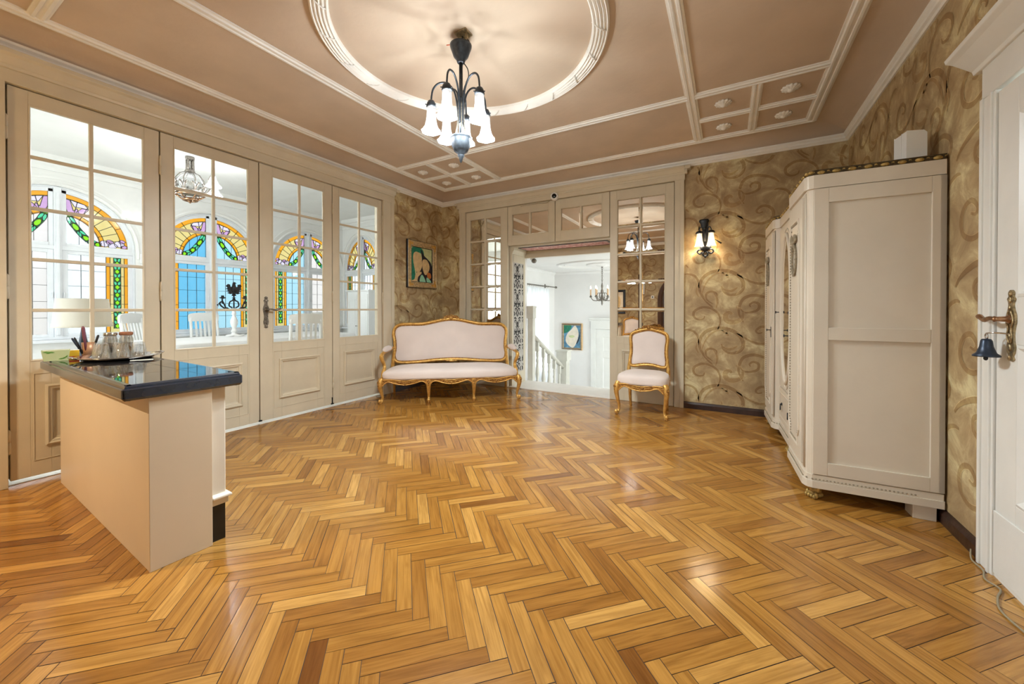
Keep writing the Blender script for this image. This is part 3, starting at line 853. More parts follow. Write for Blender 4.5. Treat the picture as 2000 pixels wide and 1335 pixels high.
# frame and head casing
g = G()
def casing(g, x0, x1, z0, z1, y0=-0.03, y1=0.0): g.box(x0, x1, y0, y1, z0, z1)
T = tr(XL, 0, 0, rz=90)
g.box(0.36, 0.580, -0.035, 0.15, 0, 2.735, T=T)
g.box(3.793, 3.985, -0.030, 0.15, 0, 2.735, T=T)
g.box(3.93, 3.987, -0.038, -0.03, 0, 2.735, T=T)
g.box(0.36, 3.995, -0.036, 0.15, 2.712, 2.80, T=T)
capp = [(0, 0.036), (0.0, 0.046), (0.018, 0.05), (0.026, 0.056), (0.07, 0.078), (0.085, 0.098), (0.112, 0.10), (0.112, 0.0), (0, 0.0)]
g.mold([(0.36, 0, 2.802), (3.985, 0, 2.802)], [(a, b) for a, b in capp], N=(0, -1, 0), closed=False, T=T)
g.box(0.36, 3.99, -0.036, 0.10, 2.80, 2.83, T=T)
g.box(3.985, 4.06, -0.07, 0.0, 2.875, 2.912, T=T); g.box(3.985, 4.02, -0.045, 0.0, 2.83, 2.88, T=T)
struct(g.obj('trim_4', 'cream', bevel=0.003), 'cream casing and head moulding around the glass doors', 'door casing')
g = G()
for y in (0.586, 1.385, 2.177, 3.017, 3.789): g.box(XL - 0.075, XL - 0.046, y - 0.02, y + 0.02, 0.04, 2.72)
g.box(XL - 0.075, XL - 0.046, 0.57, 2.18, 2.69, 2.73); g.box(XL - 0.075, XL - 0.046, 3.02, 3.80, 2.69, 2.73)
struct(g.obj('trim_12', 'cream'), 'rebate strips closing the gaps between the glass doors', 'door stop')
g = G(); g.box(XL - 0.45, XL - 0.02, 0.55, 3.84, -0.05, 0.004)
struct(g.obj('trim_5', 'white'), 'white threshold strip under the glass doors', 'threshold')

# ---------------------------------------------------------------- mirrored portal in the back wall
def mleaf(name, lab, x0, x1, gx, H, z0, gz0, gz1, rows, panel, cat='door'):
    r = thing(name, lab, cat, (x0, YB - 0.004, 0), 0, kind='structure')
    leaf(r, x1 - x0, gx[0] - x0, gx[1] - x0, gz0, gz1, H, z0=z0, rows=rows, pane='mirror', panel=panel)
    return r
mleaf('door_5', 'fixed cream leaf with mirror panes behind the sofa', -3.72, -2.948, (-3.655, -3.062), 2.757, 0.002, 0.83, 2.64, 5, (0.13, 0.60, 0.235, 0.665))
mleaf('door_6', 'fixed cream leaf with mirror panes behind the gilt side chair', -1.372, -0.582, (-1.282, -0.68), 2.757, 0.002, 0.83, 2.64, 5, (0.155, 0.625, 0.235, 0.665))
mleaf('window_5', 'mirrored transom above the opening, left one', -2.938, -2.166, (-2.872, -2.262), 2.757, 2.168, 2.305, 2.64, 1, None, 'transom')
mleaf('window_6', 'mirrored transom above the opening, right one', -2.156, -1.380, (-2.078, -1.478), 2.757, 2.168, 2.30, 2.63, 1, None, 'transom')
g = G()
g.box(-3.84, -3.728, YB - 0.03, YB + 0.1, 0, 2.765); g.box(-3.84, -3.80, YB - 0.036, YB, 0, 2.765)
g.box(-0.574, -0.468, YB - 0.03, YB + 0.1, 0, 2.765); g.box(-0.51, -0.466, YB - 0.036, YB, 0, 2.765)
g.box(-3.85, -0.458, YB - 0.038, YB + 0.1, 2.762, 2.83)
capb = [(0, 0.038), (0.0, 0.048), (0.018, 0.05), (0.022, 0.06), (0.06, 0.082), (0.072, 0.1), (0.09, 0.1), (0.09, 0.0), (0, 0.0)]
g.mold([(-3.85, YB, 2.825), (-0.458, YB, 2.825)], capb, N=(0, -1, 0), closed=False)
g.box(-0.46, -0.395, YB - 0.085, YB, 2.875, 2.915); g.box(-0.46, -0.43, YB - 0.06, YB, 2.825, 2.88)
g.box(-3.90, -3.85, YB - 0.085, YB, 2.875, 2.915); g.box(-3.88, -3.85, YB - 0.06, YB, 2.825, 2.88)
struct(g.obj('trim_6', 'cream', bevel=0.003), 'cream casing and cornice around the mirrored opening', 'door casing')
# reveals of the opening
RY1 = 5.62
g = G()
g.box(-3.80, -2.925, YB + 0.07, RY1, 0, 2.78)
g.box(-1.375, -0.50, YB + 0.07, RY1, 0, 2.78)
g.box(-2.925, -1.375, YB + 0.07, RY1, 2.14, 2.78)
g.box(-2.925, -1.375, RY1 - 0.02, RY1 + 0.06, 2.03, 2.20)
g.mold([(-2.925, YB + 0.072, 2.05), (-2.925, RY1 - 0.02, 2.05)], [(0, 0), (-0.02, 0.0), (-0.028, 0.03), (-0.05, 0.06), (-0.05, 0.09), (0, 0.09)], closed=False)
g.box(-2.926, -2.912, YB + 0.072, RY1, 0.0, 0.20); g.box(-2.926, -2.912, YB + 0.072, YB + 0.115, 0.2, 2.05); g.box(-2.926, -2.912, RY1 - 0.06, RY1, 0.2, 2.05); g.box(-2.926, -2.912, YB + 0.1, RY1 - 0.05, 1.93, 2.05)
struct(g.obj('trim_7', 'cream', bevel=0.002), 'cream panelled reveal of the opening to the stairs', 'reveal')
g = G()
g.box(-2.924, -2.918, YB + 0.115, RY1 - 0.06, 0.20, 1.93, 0)
DS = []
def mir(P): return [(0.26 - a, b) for a, b in P]
for base in (
    spiral(0.075, 0.10, 0.05, 0.012, -90, 260, 0.016), spiral(0.07, 0.23, 0.055, 0.014, 90, -260, 0.017), spiral(0.06, 0.36, 0.04, 0.01, -60, 280, 0.014),
    curve2([(0.13, 0.0), (0.10, 0.05), (0.125, 0.10)], 0.018), curve2([(0.13, 0.14), (0.09, 0.17), (0.125, 0.21)], 0.02), curve2([(0.13, 0.27), (0.11, 0.31), (0.128, 0.36)], 0.022),
    curve2([(0.02, 0.16), (0.05, 0.18), (0.03, 0.22)], 0.02), curve2([(0.02, 0.02), (0.045, 0.04), (0.02, 0.08)], 0.02), curve2([(0.1, 0.40), (0.06, 0.42), (0.02, 0.41)], 0.018)):
    DS.append(base + (0,)); DS.append((mir(base[0]), base[1], 0))
paper(g, lambda s, t, l: (-2.918 + l, s, t), [(YB + 0.118, RY1 - 0.063, 0.21, 1.92)], YB + 0.13, 0.2, YB, RY1, 0.1, 2.0, (1, 1, 1), DS, 0.26, 0.44, 0.0012, hl=False, scale=1.45)
struct(g.obj('wall_niche', ['damask_bg', 'damask_ink']), 'black damask paper panel inside the opening', 'wall panel')
g = G()
g.box(-2.80, -1.46, YB + 0.13, RY1 - 0.10, 2.132, 2.1405)
g.mold([(-2.81, YB + 0.12, 2.13), (-1.45, YB + 0.12, 2.13), (-1.45, RY1 - 0.09, 2.13), (-2.81, RY1 - 0.09, 2.13)], [(-0.012, 0.0), (-0.012, 0.012), (0.012, 0.012), (0.012, 0.0)], mi=1)
struct(g.obj('ceiling_niche', ['pinkpaper', 'dark']), 'rose mottled soffit of the opening', 'soffit')
g = G(); g.box(-2.93, -1.37, YB - 0.002, RY1 + 0.08, -0.15, 0.012)
struct(g.obj('trim_8', 'white', bevel=0.003), 'white threshold board of the opening', 'threshold')

# ---------------------------------------------------------------- right white door
r = thing('door_8', 'white painted panel door at the right edge', 'door', (XR - 0.02, DRY1 - 0.005, 0), -90, kind='structure')
wdr = DRY1 - DRY0 - 0.01
g = G()
def panelled(g, w, H, xs, zs, th=0.04, z0=0.02):
    """xs/zs: panel extents"""
    xa_ = [0] + [v for p in xs for v in p] + [w]
    for i in range(0, len(xa_), 2): g.box(xa_[i], xa_[i + 1], 0, th, z0, H)
    za_ = [z0] + [v for p in zs for v in p] + [H]
    for x in xs:
        for i in range(0, len(za_), 2): g.box(x[0], x[1], 0, th, za_[i], za_[i + 1])
panelled(g, wdr, 2.165, [(0.14, 0.40), (0.50, 0.76)], [(0.38, 1.05), (1.25, 2.02)])
g.box(0, wdr, -0.006, 0, 0.02, 0.30)
g.obj('frame', 'doorwhite', r, bevel=0.003)
for x in ((0.14, 0.40), (0.50, 0.76)):
    for z in ((0.38, 1.05), (1.25, 2.02)):
        g = G(); g.box(x[0], x[1], 0.012, 0.03, z[0], z[1])
        g.mold(rect(x[0], x[1], z[0], z[1], 0.0), [(0, 0.0), (0.012, 0.004), (0.03, -0.010), (0, -0.012)], N=(0, -1, 0))
        g.obj('panel', 'doorwhite', r)
lever_plate(r, 0.112, 1.13, mt='brass', lm='copper', lever=-1, H=0.30)
g = G()
T = tr(XR, 0, 0, rz=-90)          # local x = -world y
g.box(-DRY1 - 0.105, -DRY1 + 0.0, -0.028, 0.15, 0, 2.179, T=T)
g.box(-DRY1 - 0.105, -DRY1 - 0.085, -0.036, 0, 0, 2.179, T=T); g.box(-DRY1 - 0.03, -DRY1 - 0.012, -0.036, 0, 0, 2.179, T=T)
g.box(-DRY0 - 0.0, -DRY0 + 0.105, -0.028, 0.15, 0, 2.179, T=T)
g.box(-DRY1 - 0.105, -DRY0 + 0.105, -0.028, 0.15, 2.18, 2.33, T=T)
capr = [(0, 0.028), (0.0, 0.04), (0.018, 0.045), (0.03, 0.06), (0.07, 0.11), (0.082, 0.135), (0.10, 0.14), (0.10, 0.0), (0, 0.0)]
g.mold([(-DRY1 - 0.15, 0, 2.32), (-DRY0 + 0.13, 0, 2.32)], capr, N=(0, -1, 0), closed=False, T=T)
struct(g.obj('trim_9', 'doorwhite', bevel=0.003), 'white casing and cornice of the right door', 'door casing')
g = G(); g.box(XR - 0.018, XR + 0.14, DRY0, DRY1 + 0.02, -0.05, 0.018)
struct(g.obj('trim_10', 'doorwhite', bevel=0.003), 'white threshold of the right door', 'threshold')

# ================================================================ veranda behind the glass doors
VX, VE, VZ = -7.80, 5.85, 3.20
g = G(); g.box(VX - 0.3, XL - 0.15, -1.2, VE + 0.3, -0.12, 0.0)
struct(g.obj('floor_veranda', 'vfloor'), 'pale veranda floor behind the glass doors', 'floor')
g = G(); g.box(VX - 0.3, XL - 0.15, -1.2, VE + 0.3, VZ, VZ + 0.1)
struct(g.obj('ceiling_veranda', 'plaster'), 'white veranda ceiling', 'ceiling')
def arched_wall(g, holes, s0, s1, H, T, th=0.16, zs=2.07, sill=0.79):
    """wall in local x from s0..s1, front at y=0, back at y=th; holes (centre, half width, rise)"""
    cur = s0
    for c, hw, rs in holes:
        g.box(cur, c - hw, 0, th, 0, H, T=T)
        g.box(c - hw, c + hw, 0, th, 0, sill, T=T)
        A = [(c - hw * math.cos(PI * i / 24), zs + rs * math.sin(PI * i / 24)) for i in range(25)]
        for i in range(24): g.prism([A[i], A[i + 1], (A[i + 1][0], H), (A[i][0], H)], 0, th, T=T)
        cur = c + hw
    g.box(cur, s1, 0, th, 0, H, T=T)
    for c, hw, rs in holes:
        for k, rr in enumerate((0.03, 0.10)):
            A = [(c - (hw + rr) * math.cos(PI * i / 24), 0, zs + (rs + rr) * math.sin(PI * i / 24)) for i in range(25)]
            A = [(c - hw - rr, 0, zs - 0.12)] + A + [(c + hw + rr, 0, zs - 0.12)]
            g.mold(A, [(-0.018, 0), (-0.018, 0.012), (0, 0.022 - 0.008 * k), (0.018, 0.012), (0.018, 0)], N=(0, -1, 0), closed=False, T=T)
WC = [1.504, 3.267, 5.03]
g = G()
TV = tr(VX, 0, 0, rz=90)
arched_wall(g, [(c, 0.77, 0.77) for c in WC], -1.2, VE + 0.2, VZ, TV)
g.mold([(-1.2, 0, 3.02), (VE, 0, 3.02)], [(0, 0), (0, 0.03), (0.04, 0.05), (0.07, 0.09), (0.10, 0.10), (0.10, 0.14), (0.18, 0.16), (0.18, 0.0)], N=(0, -1, 0), closed=False, T=TV)
struct(g.obj('wall_veranda_windows', 'plaster'), 'white veranda wall with arched windows', 'wall')
g = G()
TE = tr(0, VE, 0)
arched_wall(g, [(-7.19, 0.56, 0.77)], VX, XL - 0.15, VZ, TE)
g.mold([(VX, 0, 3.02), (XL - 0.15, 0, 3.02)], [(0, 0), (0, 0.03), (0.04, 0.05), (0.07, 0.09), (0.10, 0.10), (0.10, 0.14), (0.18, 0.16), (0.18, 0.0)], N=(0, -1, 0), closed=False, T=TE)
for cx in (-6.3, -5.6, -4.9):       # shallow plaster scrolls high on the end wall
    g.tube(smooth([(cx - 0.2, -0.01, 2.6), (cx - 0.1, -0.02, 2.75), (cx + 0.05, -0.02, 2.72), (cx + 0.08, -0.02, 2.6), (cx - 0.02, -0.02, 2.55), (cx - 0.05, -0.01, 2.63)], 6), 0.014, 6, T=TE)
struct(g.obj('wall_veranda_end', 'plaster'), 'white end wall of the veranda', 'wall')
g = G(); g.box(XL - 0.17, XL - 0.15, -1.2, 0.50, 0, VZ); g.box(XL - 0.17, XL - 0.15, 3.86, VE, 0, VZ); g.box(XL - 0.17, XL - 0.15, 0.5, 3.86, 2.74, VZ); g.box(XL - 0.17, XL - 0.05, YB + 0.15, VE + 0.2, 0, VZ)
struct(g.obj('wall_veranda_inner', 'plaster'), 'white veranda side of the wall of glass doors', 'wall')

g = G(); g.box(VX - 0.2, -7.5, -1.36, -1.2, 0, VZ); g.box(-4.7, XL - 0.15, -1.36, -1.2, 0, VZ); g.box(-7.5, -4.7, -1.36, -1.2, 0, 0.6); g.box(-7.5, -4.7, -1.36, -1.2, 2.75, VZ)  # unseen wall added to dim the veranda, its opening shaped to admit some sky
struct(g.obj('wall_veranda_near', 'plaster'), 'unseen white near end wall added to limit daylight in the veranda', 'wall')

def leadline(g, a, b, w=0.007, mi=0, y=-0.004):
    d = Vector((b[0] - a[0], 0, b[1] - a[1]))
    if d.length < 1e-5: return
    d.normalize(); n = Vector((-d.z, 0, d.x)) * (w / 2)
    A = Vector((a[0], y, a[1])); B = Vector((b[0], y, b[1]))
    g.add([A + n, A - n, B - n, B + n, A + n + Vector((0, 0.008, 0)), A - n + Vector((0, 0.008, 0)), B - n + Vector((0, 0.008, 0)), B + n + Vector((0, 0.008, 0))],
          [(0, 1, 2, 3), (4, 7, 6, 5), (0, 3, 7, 4), (1, 5, 6, 2)], mi)
GM = ['lead', 'g_white', 'g_amber', 'g_cream', 'g_green', 'g_teal', 'g_lime', 'g_lilac', 'g_mauve']
def piece(g, pts, mi, y, lead=True, w=0.006):
    g.add([(p[0], y, p[1]) for p in pts], [tuple(range(len(pts)))], mi)
    if lead:
        for i in range(len(pts)): leadline(g, pts[i], pts[(i + 1) % len(pts)], w)
class Sheet:
    """a leaded glass sheet: pieces laid in order, each spot of the sheet is one colour of glass"""
    def __init__(s, g, P): s.g = g; s.P = P; s.L = []
    def piece(s, poly, mi, lead=True, w=0.005):
        s.L.append(([tuple(p) for p in poly], mi, lead, w))
    def build(s, x0, x1, z0, z1, inside, h=0.0055):
        nx, nz = int((x1 - x0) / h) + 1, int((z1 - z0) / h) + 1
        xs = x0 + (np.arange(nx) + 0.5) * (x1 - x0) / nx; zz = z0 + (np.arange(nz) + 0.5) * (z1 - z0) / nz
        X, Z = np.meshgrid(xs, zz)
        def inp(poly):
            r = np.zeros(X.shape, bool); n = len(poly)
            for i in range(n):
                ax, az = poly[i]; bx, bz = poly[(i + 1) % n]
                if az == bz: continue
                c = ((az > Z) != (bz > Z)) & (X < (bx - ax) * (Z - az) / (bz - az) + ax)
                r ^= c
            return r
        I = np.full(X.shape, -1, int)
        dom = inside(X, Z)
        for poly, mi, lead, w in s.L: I[inp(poly) & dom] = mi
        dx, dz = (x1 - x0) / nx, (z1 - z0) / nz
        for j in range(nz):
            k = 0
            while k < nx:
                m = I[j, k]
                if m < 0: k += 1; continue
                e = k
                while e < nx and I[j, e] == m: e += 1
                a, b = s.P(x0 + k * dx, z0 + j * dz), s.P(x0 + e * dx, z0 + (j + 1) * dz)
                s.g.add([(a[0], 0, a[1]), (b[0], 0, a[1]), (b[0], 0, b[1]), (a[0], 0, b[1])], [(0, 1, 2, 3)], int(m))
                k = e
        for poly, mi, lead, w in s.L:
            if lead:
                for i in range(len(poly)): leadline(s.g, s.P(*poly[i]), s.P(*poly[(i + 1) % len(poly)]), w)
def lens(p, q, wd, n=6):
    d = (q[0] - p[0], q[1] - p[1]); l = math.hypot(*d) or 1; nx, ny = -d[1] / l, d[0] / l
    up = [(p[0] + d[0] * i / n + nx * wd * math.sin(PI * i / n), p[1] + d[1] * i / n + ny * wd * math.sin(PI * i / n)) for i in range(n + 1)]
    dn = [(p[0] + d[0] * i / n - nx * wd * math.sin(PI * i / n), p[1] + d[1] * i / n - ny * wd * math.sin(PI * i / n)) for i in range(n - 1, 0, -1)]
    return up + dn
def fan_glass(g, sx, sgn, clear):
    """quarter arch: s from .078 to .694 (times sx), z above 2.085"""
    s0, Rr, z0 = 0.078, 0.694, 2.085
    def P(s, z): return (sgn * s * sx, z0 + z)
    def arc(r, a0, a1, n=14): return [(r * math.cos(a0 + (a1 - a0) * i / n), r * math.sin(a0 + (a1 - a0) * i / n)) for i in range(n + 1)]
    S = Sheet(g, P)
    def band(r0, r1, mi, cuts):
        e0 = math.acos(s0 / r0); e1 = math.acos(s0 / r1); n = 16
        A = arc(r0, 0, e0, n); B = arc(r1, 0, e1, n)
        S.piece(A + B[::-1], mi)
        for k in cuts: leadline(g, P(*A[k]), P(*B[k]))
    S.piece([(s0, 0)] + arc(0.41, 0, math.acos(s0 / 0.41), 14), 1)
    for s in (0.2, 0.31): leadline(g, P(s, 0), P(s, math.sqrt(0.16 - s * s)), 0.004)
    band(0.40, 0.45, 2, (0, 4, 8, 12, 16)); band(0.45, 0.622, 3, (0, 2, 4, 6, 8, 10, 12, 14)); band(0.622, 0.694, 2, (0, 5, 10, 16))
    C = smooth([(s0 + 0.012, 0.42, 0), (0.135, 0.30, 0), (0.225, 0.155, 0), (0.31, 0.06, 0), (0.41, 0.022, 0)], 10)
    cum = [(p.x, p.y) for p in C]
    N = 7
    seg = [cum[int(i * (len(cum) - 1) / N)] for i in range(N + 1)]
    def cl(p): return (max(s0, p[0]), max(0.004, p[1]))
    for i in range(N):
        a, b = seg[i], seg[i + 1]
        d = (b[0] - a[0], b[1] - a[1]); l = math.hypot(*d); nx, ny = -d[1] / l, d[0] / l
        S.piece([cl(p) for p in [(a[0] + nx * 0.036, a[1] + ny * 0.036), (a[0] - nx * 0.036, a[1] - ny * 0.036), (b[0] - nx * 0.036, b[1] - ny * 0.036), (b[0] + nx * 0.036, b[1] + ny * 0.036)]], 4)
        if i % 2:
            for sd in (1, -1):
                S.piece([cl(p) for p in lens((a[0] + nx * 0.006 * sd - d[0] * .2, a[1] + ny * 0.006 * sd - d[1] * .2), (b[0] + nx * 0.030 * sd + d[0] * .1, b[1] + ny * 0.030 * sd + d[1] * .1), 0.018)], 5)
    for i in range(0, N, 2):
        a, b = seg[i], seg[i + 1]; d = (b[0] - a[0], b[1] - a[1])
        S.piece([cl(p) for p in lens((a[0] - d[0] * .15, a[1] - d[1] * .15), (b[0] + d[0] * .15, b[1] + d[1] * .15), 0.027)], 6)
    t0 = (s0 + 0.03, 0.40)
    for pts, mi in (([(0, 0.0), (0.04, -0.01), (0.09, 0.04), (0.075, 0.10), (0.04, 0.06), (0.01, 0.20), (-0.028, 0.21), (-0.028, 0.08)], 7),
                    ([(0.04, -0.01), (0.13, 0.02), (0.185, 0.105), (0.12, 0.11), (0.075, 0.06)], 7),
                    ([(0.01, 0.205), (0.05, 0.12), (0.12, 0.115), (0.185, 0.11), (0.15, 0.165), (0.06, 0.19)], 8)):
        S.piece([(max(s0, t0[0] + a), t0[1] + b) for a, b in pts], mi, True, 0.006)
    for cx, cy, rr, mi in ((0.45, 0.055, 0.055, 8), (0.53, 0.035, 0.05, 8), (0.60, 0.065, 0.055, 8), (0.655, 0.03, 0.032, 7), (0.50, 0.085, 0.04, 7), (0.63, 0.105, 0.035, 7)):
        S.piece([(cx + rr * math.cos(2 * PI * i / 9) * (1 + 0.15 * math.cos(3 * 2 * PI * i / 9)), max(0.004, cy + rr * 0.8 * math.sin(2 * PI * i / 9))) for i in range(9)], mi, True, 0.006)
    S.build(s0, Rr, 0.0, math.sqrt(Rr * Rr - s0 * s0), lambda X, Z: (X * X + Z * Z < Rr * Rr))
def case_glass(g, sx, sgn):
    s0, s1, z0, z1 = 0.090, 0.694, 0.862, 1.950
    def P(s, z): return (sgn * s * sx, z)
    S = Sheet(g, P)
    def quad(a, b, c, d, mi): S.piece([(a, c), (b, c), (b, d), (a, d)], mi, False)
    o0 = 0.462
    quad(s0, o0, z0, z1, 1)
    for s in (s0 + 0.125, s0 + 0.25): leadline(g, P(s, z0), P(s, z1), 0.005)
    for k in range(1, 5): leadline(g, P(s0, z0 + (z1 - z0) * k / 5), P(o0, z0 + (z1 - z0) * k / 5), 0.004)
    xs = [o0, o0 + 0.042, o0 + 0.082, o0 + 0.152, o0 + 0.192, s1]
    quad(xs[0], xs[1], z0, z1, 2); quad(xs[4], xs[5], z0, z1, 2); quad(xs[1], xs[4], z0, z1, 3)
    for x in (xs[0], xs[1], xs[4]): leadline(g, P(x, z0), P(x, z1), 0.006)
    n = 8
    for k in range(1, n):
        z = z0 + (z1 - z0) * k / n
        leadline(g, P(xs[1], z), P(xs[2], z), 0.005); leadline(g, P(xs[3], z), P(xs[4], z), 0.005)
        if k % 2: leadline(g, P(xs[0], z), P(xs[1], z), 0.006); leadline(g, P(xs[4], z), P(xs[5], z), 0.006)
    c = (xs[2] + xs[3]) / 2; hw = 0.038
    quad(c - hw, c + hw, z0 + 0.05, z1, 4)
    for s in (c - hw, c + hw): leadline(g, P(s, z0 + 0.05), P(s, z1), 0.006)
    m = 9; st = (z1 - z0 - 0.06) / m
    for k in range(m):
        z = z0 + 0.055 + st * k
        for sd in (1, -1):
            S.piece([(c + sd * 0.002, z + st * 0.62), (c + sd * 0.014, z + st * 0.42), (c + sd * 0.036, z + st * 0.72), (c + sd * 0.036, z + st * 1.04), (c + sd * 0.004, z + st * 0.88)], 5)
        S.piece(lens((c, z - st * 0.04), (c, z + st * 0.64), 0.025), 6)
    S.build(s0, s1, z0, z1, lambda X, Z: X > -9)
def stained_window(name, label, loc, rz, sx, clearL, clearR):
    r = thing(name, label, 'window', loc, rz, kind='structure')
    g = G()
    hw = 0.768 * sx
    A = [(hw * math.cos(PI * i / 32), 0, 2.07 + 0.768 * math.sin(PI * i / 32)) for i in range(33)]
    path = [(hw, 0, 0.79), ] + A + [(-hw, 0, 0.79)]
    g.mold(path, [(0, 0.0), (0, 0.03), (0.02, 0.035), (0.03, 0.0), (0.03, -0.05), (0, -0.05)], N=(0, -1, 0), closed=False)
    g.box(-0.035 * sx, 0.035 * sx, -0.04, 0.05, 0.79, 2.83)
    g.box(-0.016, 0.016, -0.055, -0.03, 0.85, 2.75)
    g.box(-hw, hw, -0.03, 0.05, 1.995, 2.045)
    g.box(-hw, hw, -0.045, 0.05, 0.79, 0.825)
    g.obj('frame', 'greyframe', r, bevel=0.004)
    g = G(); g.box(-hw - 0.06, hw + 0.06, -0.16, 0.02, 0.752, 0.79)
    g.obj('sill', 'greyframe', r, bevel=0.006)
    for sgn, cl in ((-1, clearL), (1, clearR)):
        def X(s): return sgn * s * sx
        g = G()
        def bx(a, b, z0, z1): g.box(min(X(a), X(b)), max(X(a), X(b)), -0.018, 0.028, z0, z1)
        bx(0.037, 0.091, 0.825, 1.995); bx(0.693, 0.742, 0.825, 1.995); bx(0.09, 0.694, 0.825, 0.863); bx(0.09, 0.694, 1.949, 1.995)
        g.box(X(0.05) - 0.006, X(0.05) + 0.006, -0.04, -0.018, 1.35, 1.42)
        o = g.obj('casement', 'greyframe', r, bevel=0.003)
        g = G(); case_glass(g, sx, sgn)
        g.obj('stained_glass', ['lead', cl] + GM[2:], o)
        g = G()
        bx(0.037, 0.079, 2.045, 2.09 + math.sqrt(0.742 ** 2 - 0.08 ** 2) - 0.03)
        bx(0.075, 0.742, 2.045, 2.087)
        n = 20
        a1 = math.acos(0.04 / 0.74)
        for i in range(n):
            q = []
            for rr, ii in ((0.692, i), (0.692, i + 1), (0.745, i + 1), (0.745, i)):
                a = a1 * ii / n
                q.append((X(rr * math.cos(a)), 2.083 + (rr - 0.012) * math.sin(a)))
            g.prism(q, -0.018, 0.028)
        o = g.obj('fanlight', 'greyframe', r)
        g = G(); fan_glass(g, sx, sgn, cl)
        g.obj('stained_glass', ['lead', cl] + GM[2:], o)
    return r
stained_window('window_1', 'arched stained glass window with pale clear panes behind the white lamp', (VX - 0.05, WC[0], 0), 90, 1.0, 'g_pink', 'g_white')
stained_window('window_2', 'arched stained glass window with sky blue panes behind the candelabrum', (VX - 0.05, WC[1], 0), 90, 1.0, 'g_blue', 'g_pale')
stained_window('window_3', 'arched stained glass window seen through the door with the handle', (VX - 0.05, WC[2], 0), 90, 1.0, 'g_pale', 'g_pink')
stained_window('window_4', 'narrow arched stained glass window on the veranda end wall', (-7.19, VE + 0.05, 0), 0, 0.73, 'g_white', 'g_white')

# --- dining table, cloth, chairs
t = thing('dining_table', 'dining table hidden under the white cloth in the veranda', 'table', (-6.25, 3.20, 0))
g = G(); g.box(-0.62, 0.62, -1.24, 1.24, 0.735, 0.768); g.obj('tabletop', 'whitewood', t, bevel=0.005)
for sx_ in (-1, 1):
    for sy_ in (-1, 1):
        g = G(); g.lathe([(0.03, 0), (0.035, 0.05), (0.025, 0.1), (0.04, 0.4), (0.03, 0.6), (0.045, 0.62), (0.045, 0.735)], 12, T=tr(sx_ * 0.52, sy_ * 1.12, 0)); g.obj('leg', 'whitewood', t)
g = G()
def rrect(hx, hy, r, n=8):
    o = []
    for cx, cy, a0 in ((hx - r, hy - r, 0), (-hx + r, hy - r, 90), (-hx + r, -hy + r, 180), (hx - r, -hy + r, 270)):
        for i in range(n + 1): a = R(a0 + 90 * i / n); o.append((cx + r * math.cos(a), cy + r * math.sin(a)))
    return o
O = rrect(0.66, 1.28, 0.10, 8)
dens = []
for i in range(len(O)):
    a, b = O[i], O[(i + 1) % len(O)]
    k = max(1, int(math.hypot(b[0] - a[0], b[1] - a[1]) / 0.06))
    for j in range(k): dens.append((a[0] + (b[0] - a[0]) * j / k, a[1] + (b[1] - a[1]) * j / k))
V = []; F = []; n = len(dens)
for lv, (z, ex, wv) in enumerate([(0.782, -0.02, 0), (0.776, 0.0, 0), (0.70, 0.012, 0.004), (0.60, 0.022, 0.012), (0.47, 0.035, 0.024)]):
    for i, (x, y) in enumerate(dens):
        l = math.hypot(x / 0.66, y / 1.28); dx, dy = x / 0.66, y / 1.28; q = math.hypot(dx, dy)
        w = ex + wv * math.sin(i * 1.15)
        V.append((x + dx / q * w, y + dy / q * w, z))
for l in range(4):
    for i in range(n): F.append((l * n + i, l * n + (i + 1) % n, (l + 1) * n + (i + 1) % n, (l + 1) * n + i))
F.append(tuple(range(n)))
g.add(V, F, 0, True)
o = g.obj('tablecloth', 'linen', loc=(-6.25, 3.20, 0)); tag(o, 'white cloth draped over the veranda dining table', 'tablecloth')
def dining_chair(loc, rz, label):
    t = thing('dining_chair', label, 'chair', loc, rz, 'white slat-back dining chairs in the veranda')
    g = G(); g.box(-0.21, 0.21, -0.22, 0.2, 0.44, 0.475); g.obj('seat', 'whitewood', t, bevel=0.01)
    for sx_ in (-1, 1):
        g = G(); g.box(sx_ * 0.185 - 0.02, sx_ * 0.185 + 0.02, -0.21, -0.17, 0, 0.44); g.obj('leg', 'whitewood', t, bevel=0.004)
        g = G(); g.tube([(sx_ * 0.19, 0.20, 0), (sx_ * 0.19, 0.19, 0.45), (sx_ * 0.185, 0.23, 0.8), (sx_ * 0.18, 0.27, 1.06)], 0.021, 8); g.obj('leg', 'whitewood', t)
    g = G(); tp = smooth([(-0.205, 1.0, 0), (-0.205, 1.10, 0), (-0.15, 1.13, 0), (0, 1.14, 0), (0.15, 1.13, 0), (0.205, 1.10, 0), (0.205, 1.0, 0)], 4)
    g.prism([(p.x, p.y) for p in tp], 0.252, 0.282); g.obj('top_rail', 'whitewood', t, bevel=0.004)
    g = G(); g.box(-0.18, 0.18, 0.19, 0.21, 0.60, 0.645); g.obj('lower_rail', 'whitewood', t, bevel=0.004)
    for i in range(5):
        x = -0.115 + 0.0575 * i
        g = G(); g.add([(x - 0.013, 0.193, 0.63), (x + 0.013, 0.193, 0.63), (x + 0.013, 0.258, 1.02), (x - 0.013, 0.258, 1.02), (x - 0.013, 0.207, 0.63), (x + 0.013, 0.207, 0.63), (x + 0.013, 0.272, 1.02), (x - 0.013, 0.272, 1.02)], [(0, 1, 2, 3), (7, 6, 5, 4), (0, 4, 5, 1), (1, 5, 6, 2), (2, 6, 7, 3), (3, 7, 4, 0)])
        g.obj('slat', 'whitewood', t)
    return t
ch0 = dining_chair((-7.30, 3.04, 0), 90, 'white slat-back chair at the window side of the table, left of the candelabrum')
dup(ch0, (-7.23, 2.28, 0), 130, 'white slat-back chair turned aside at the table corner behind the tumblers')
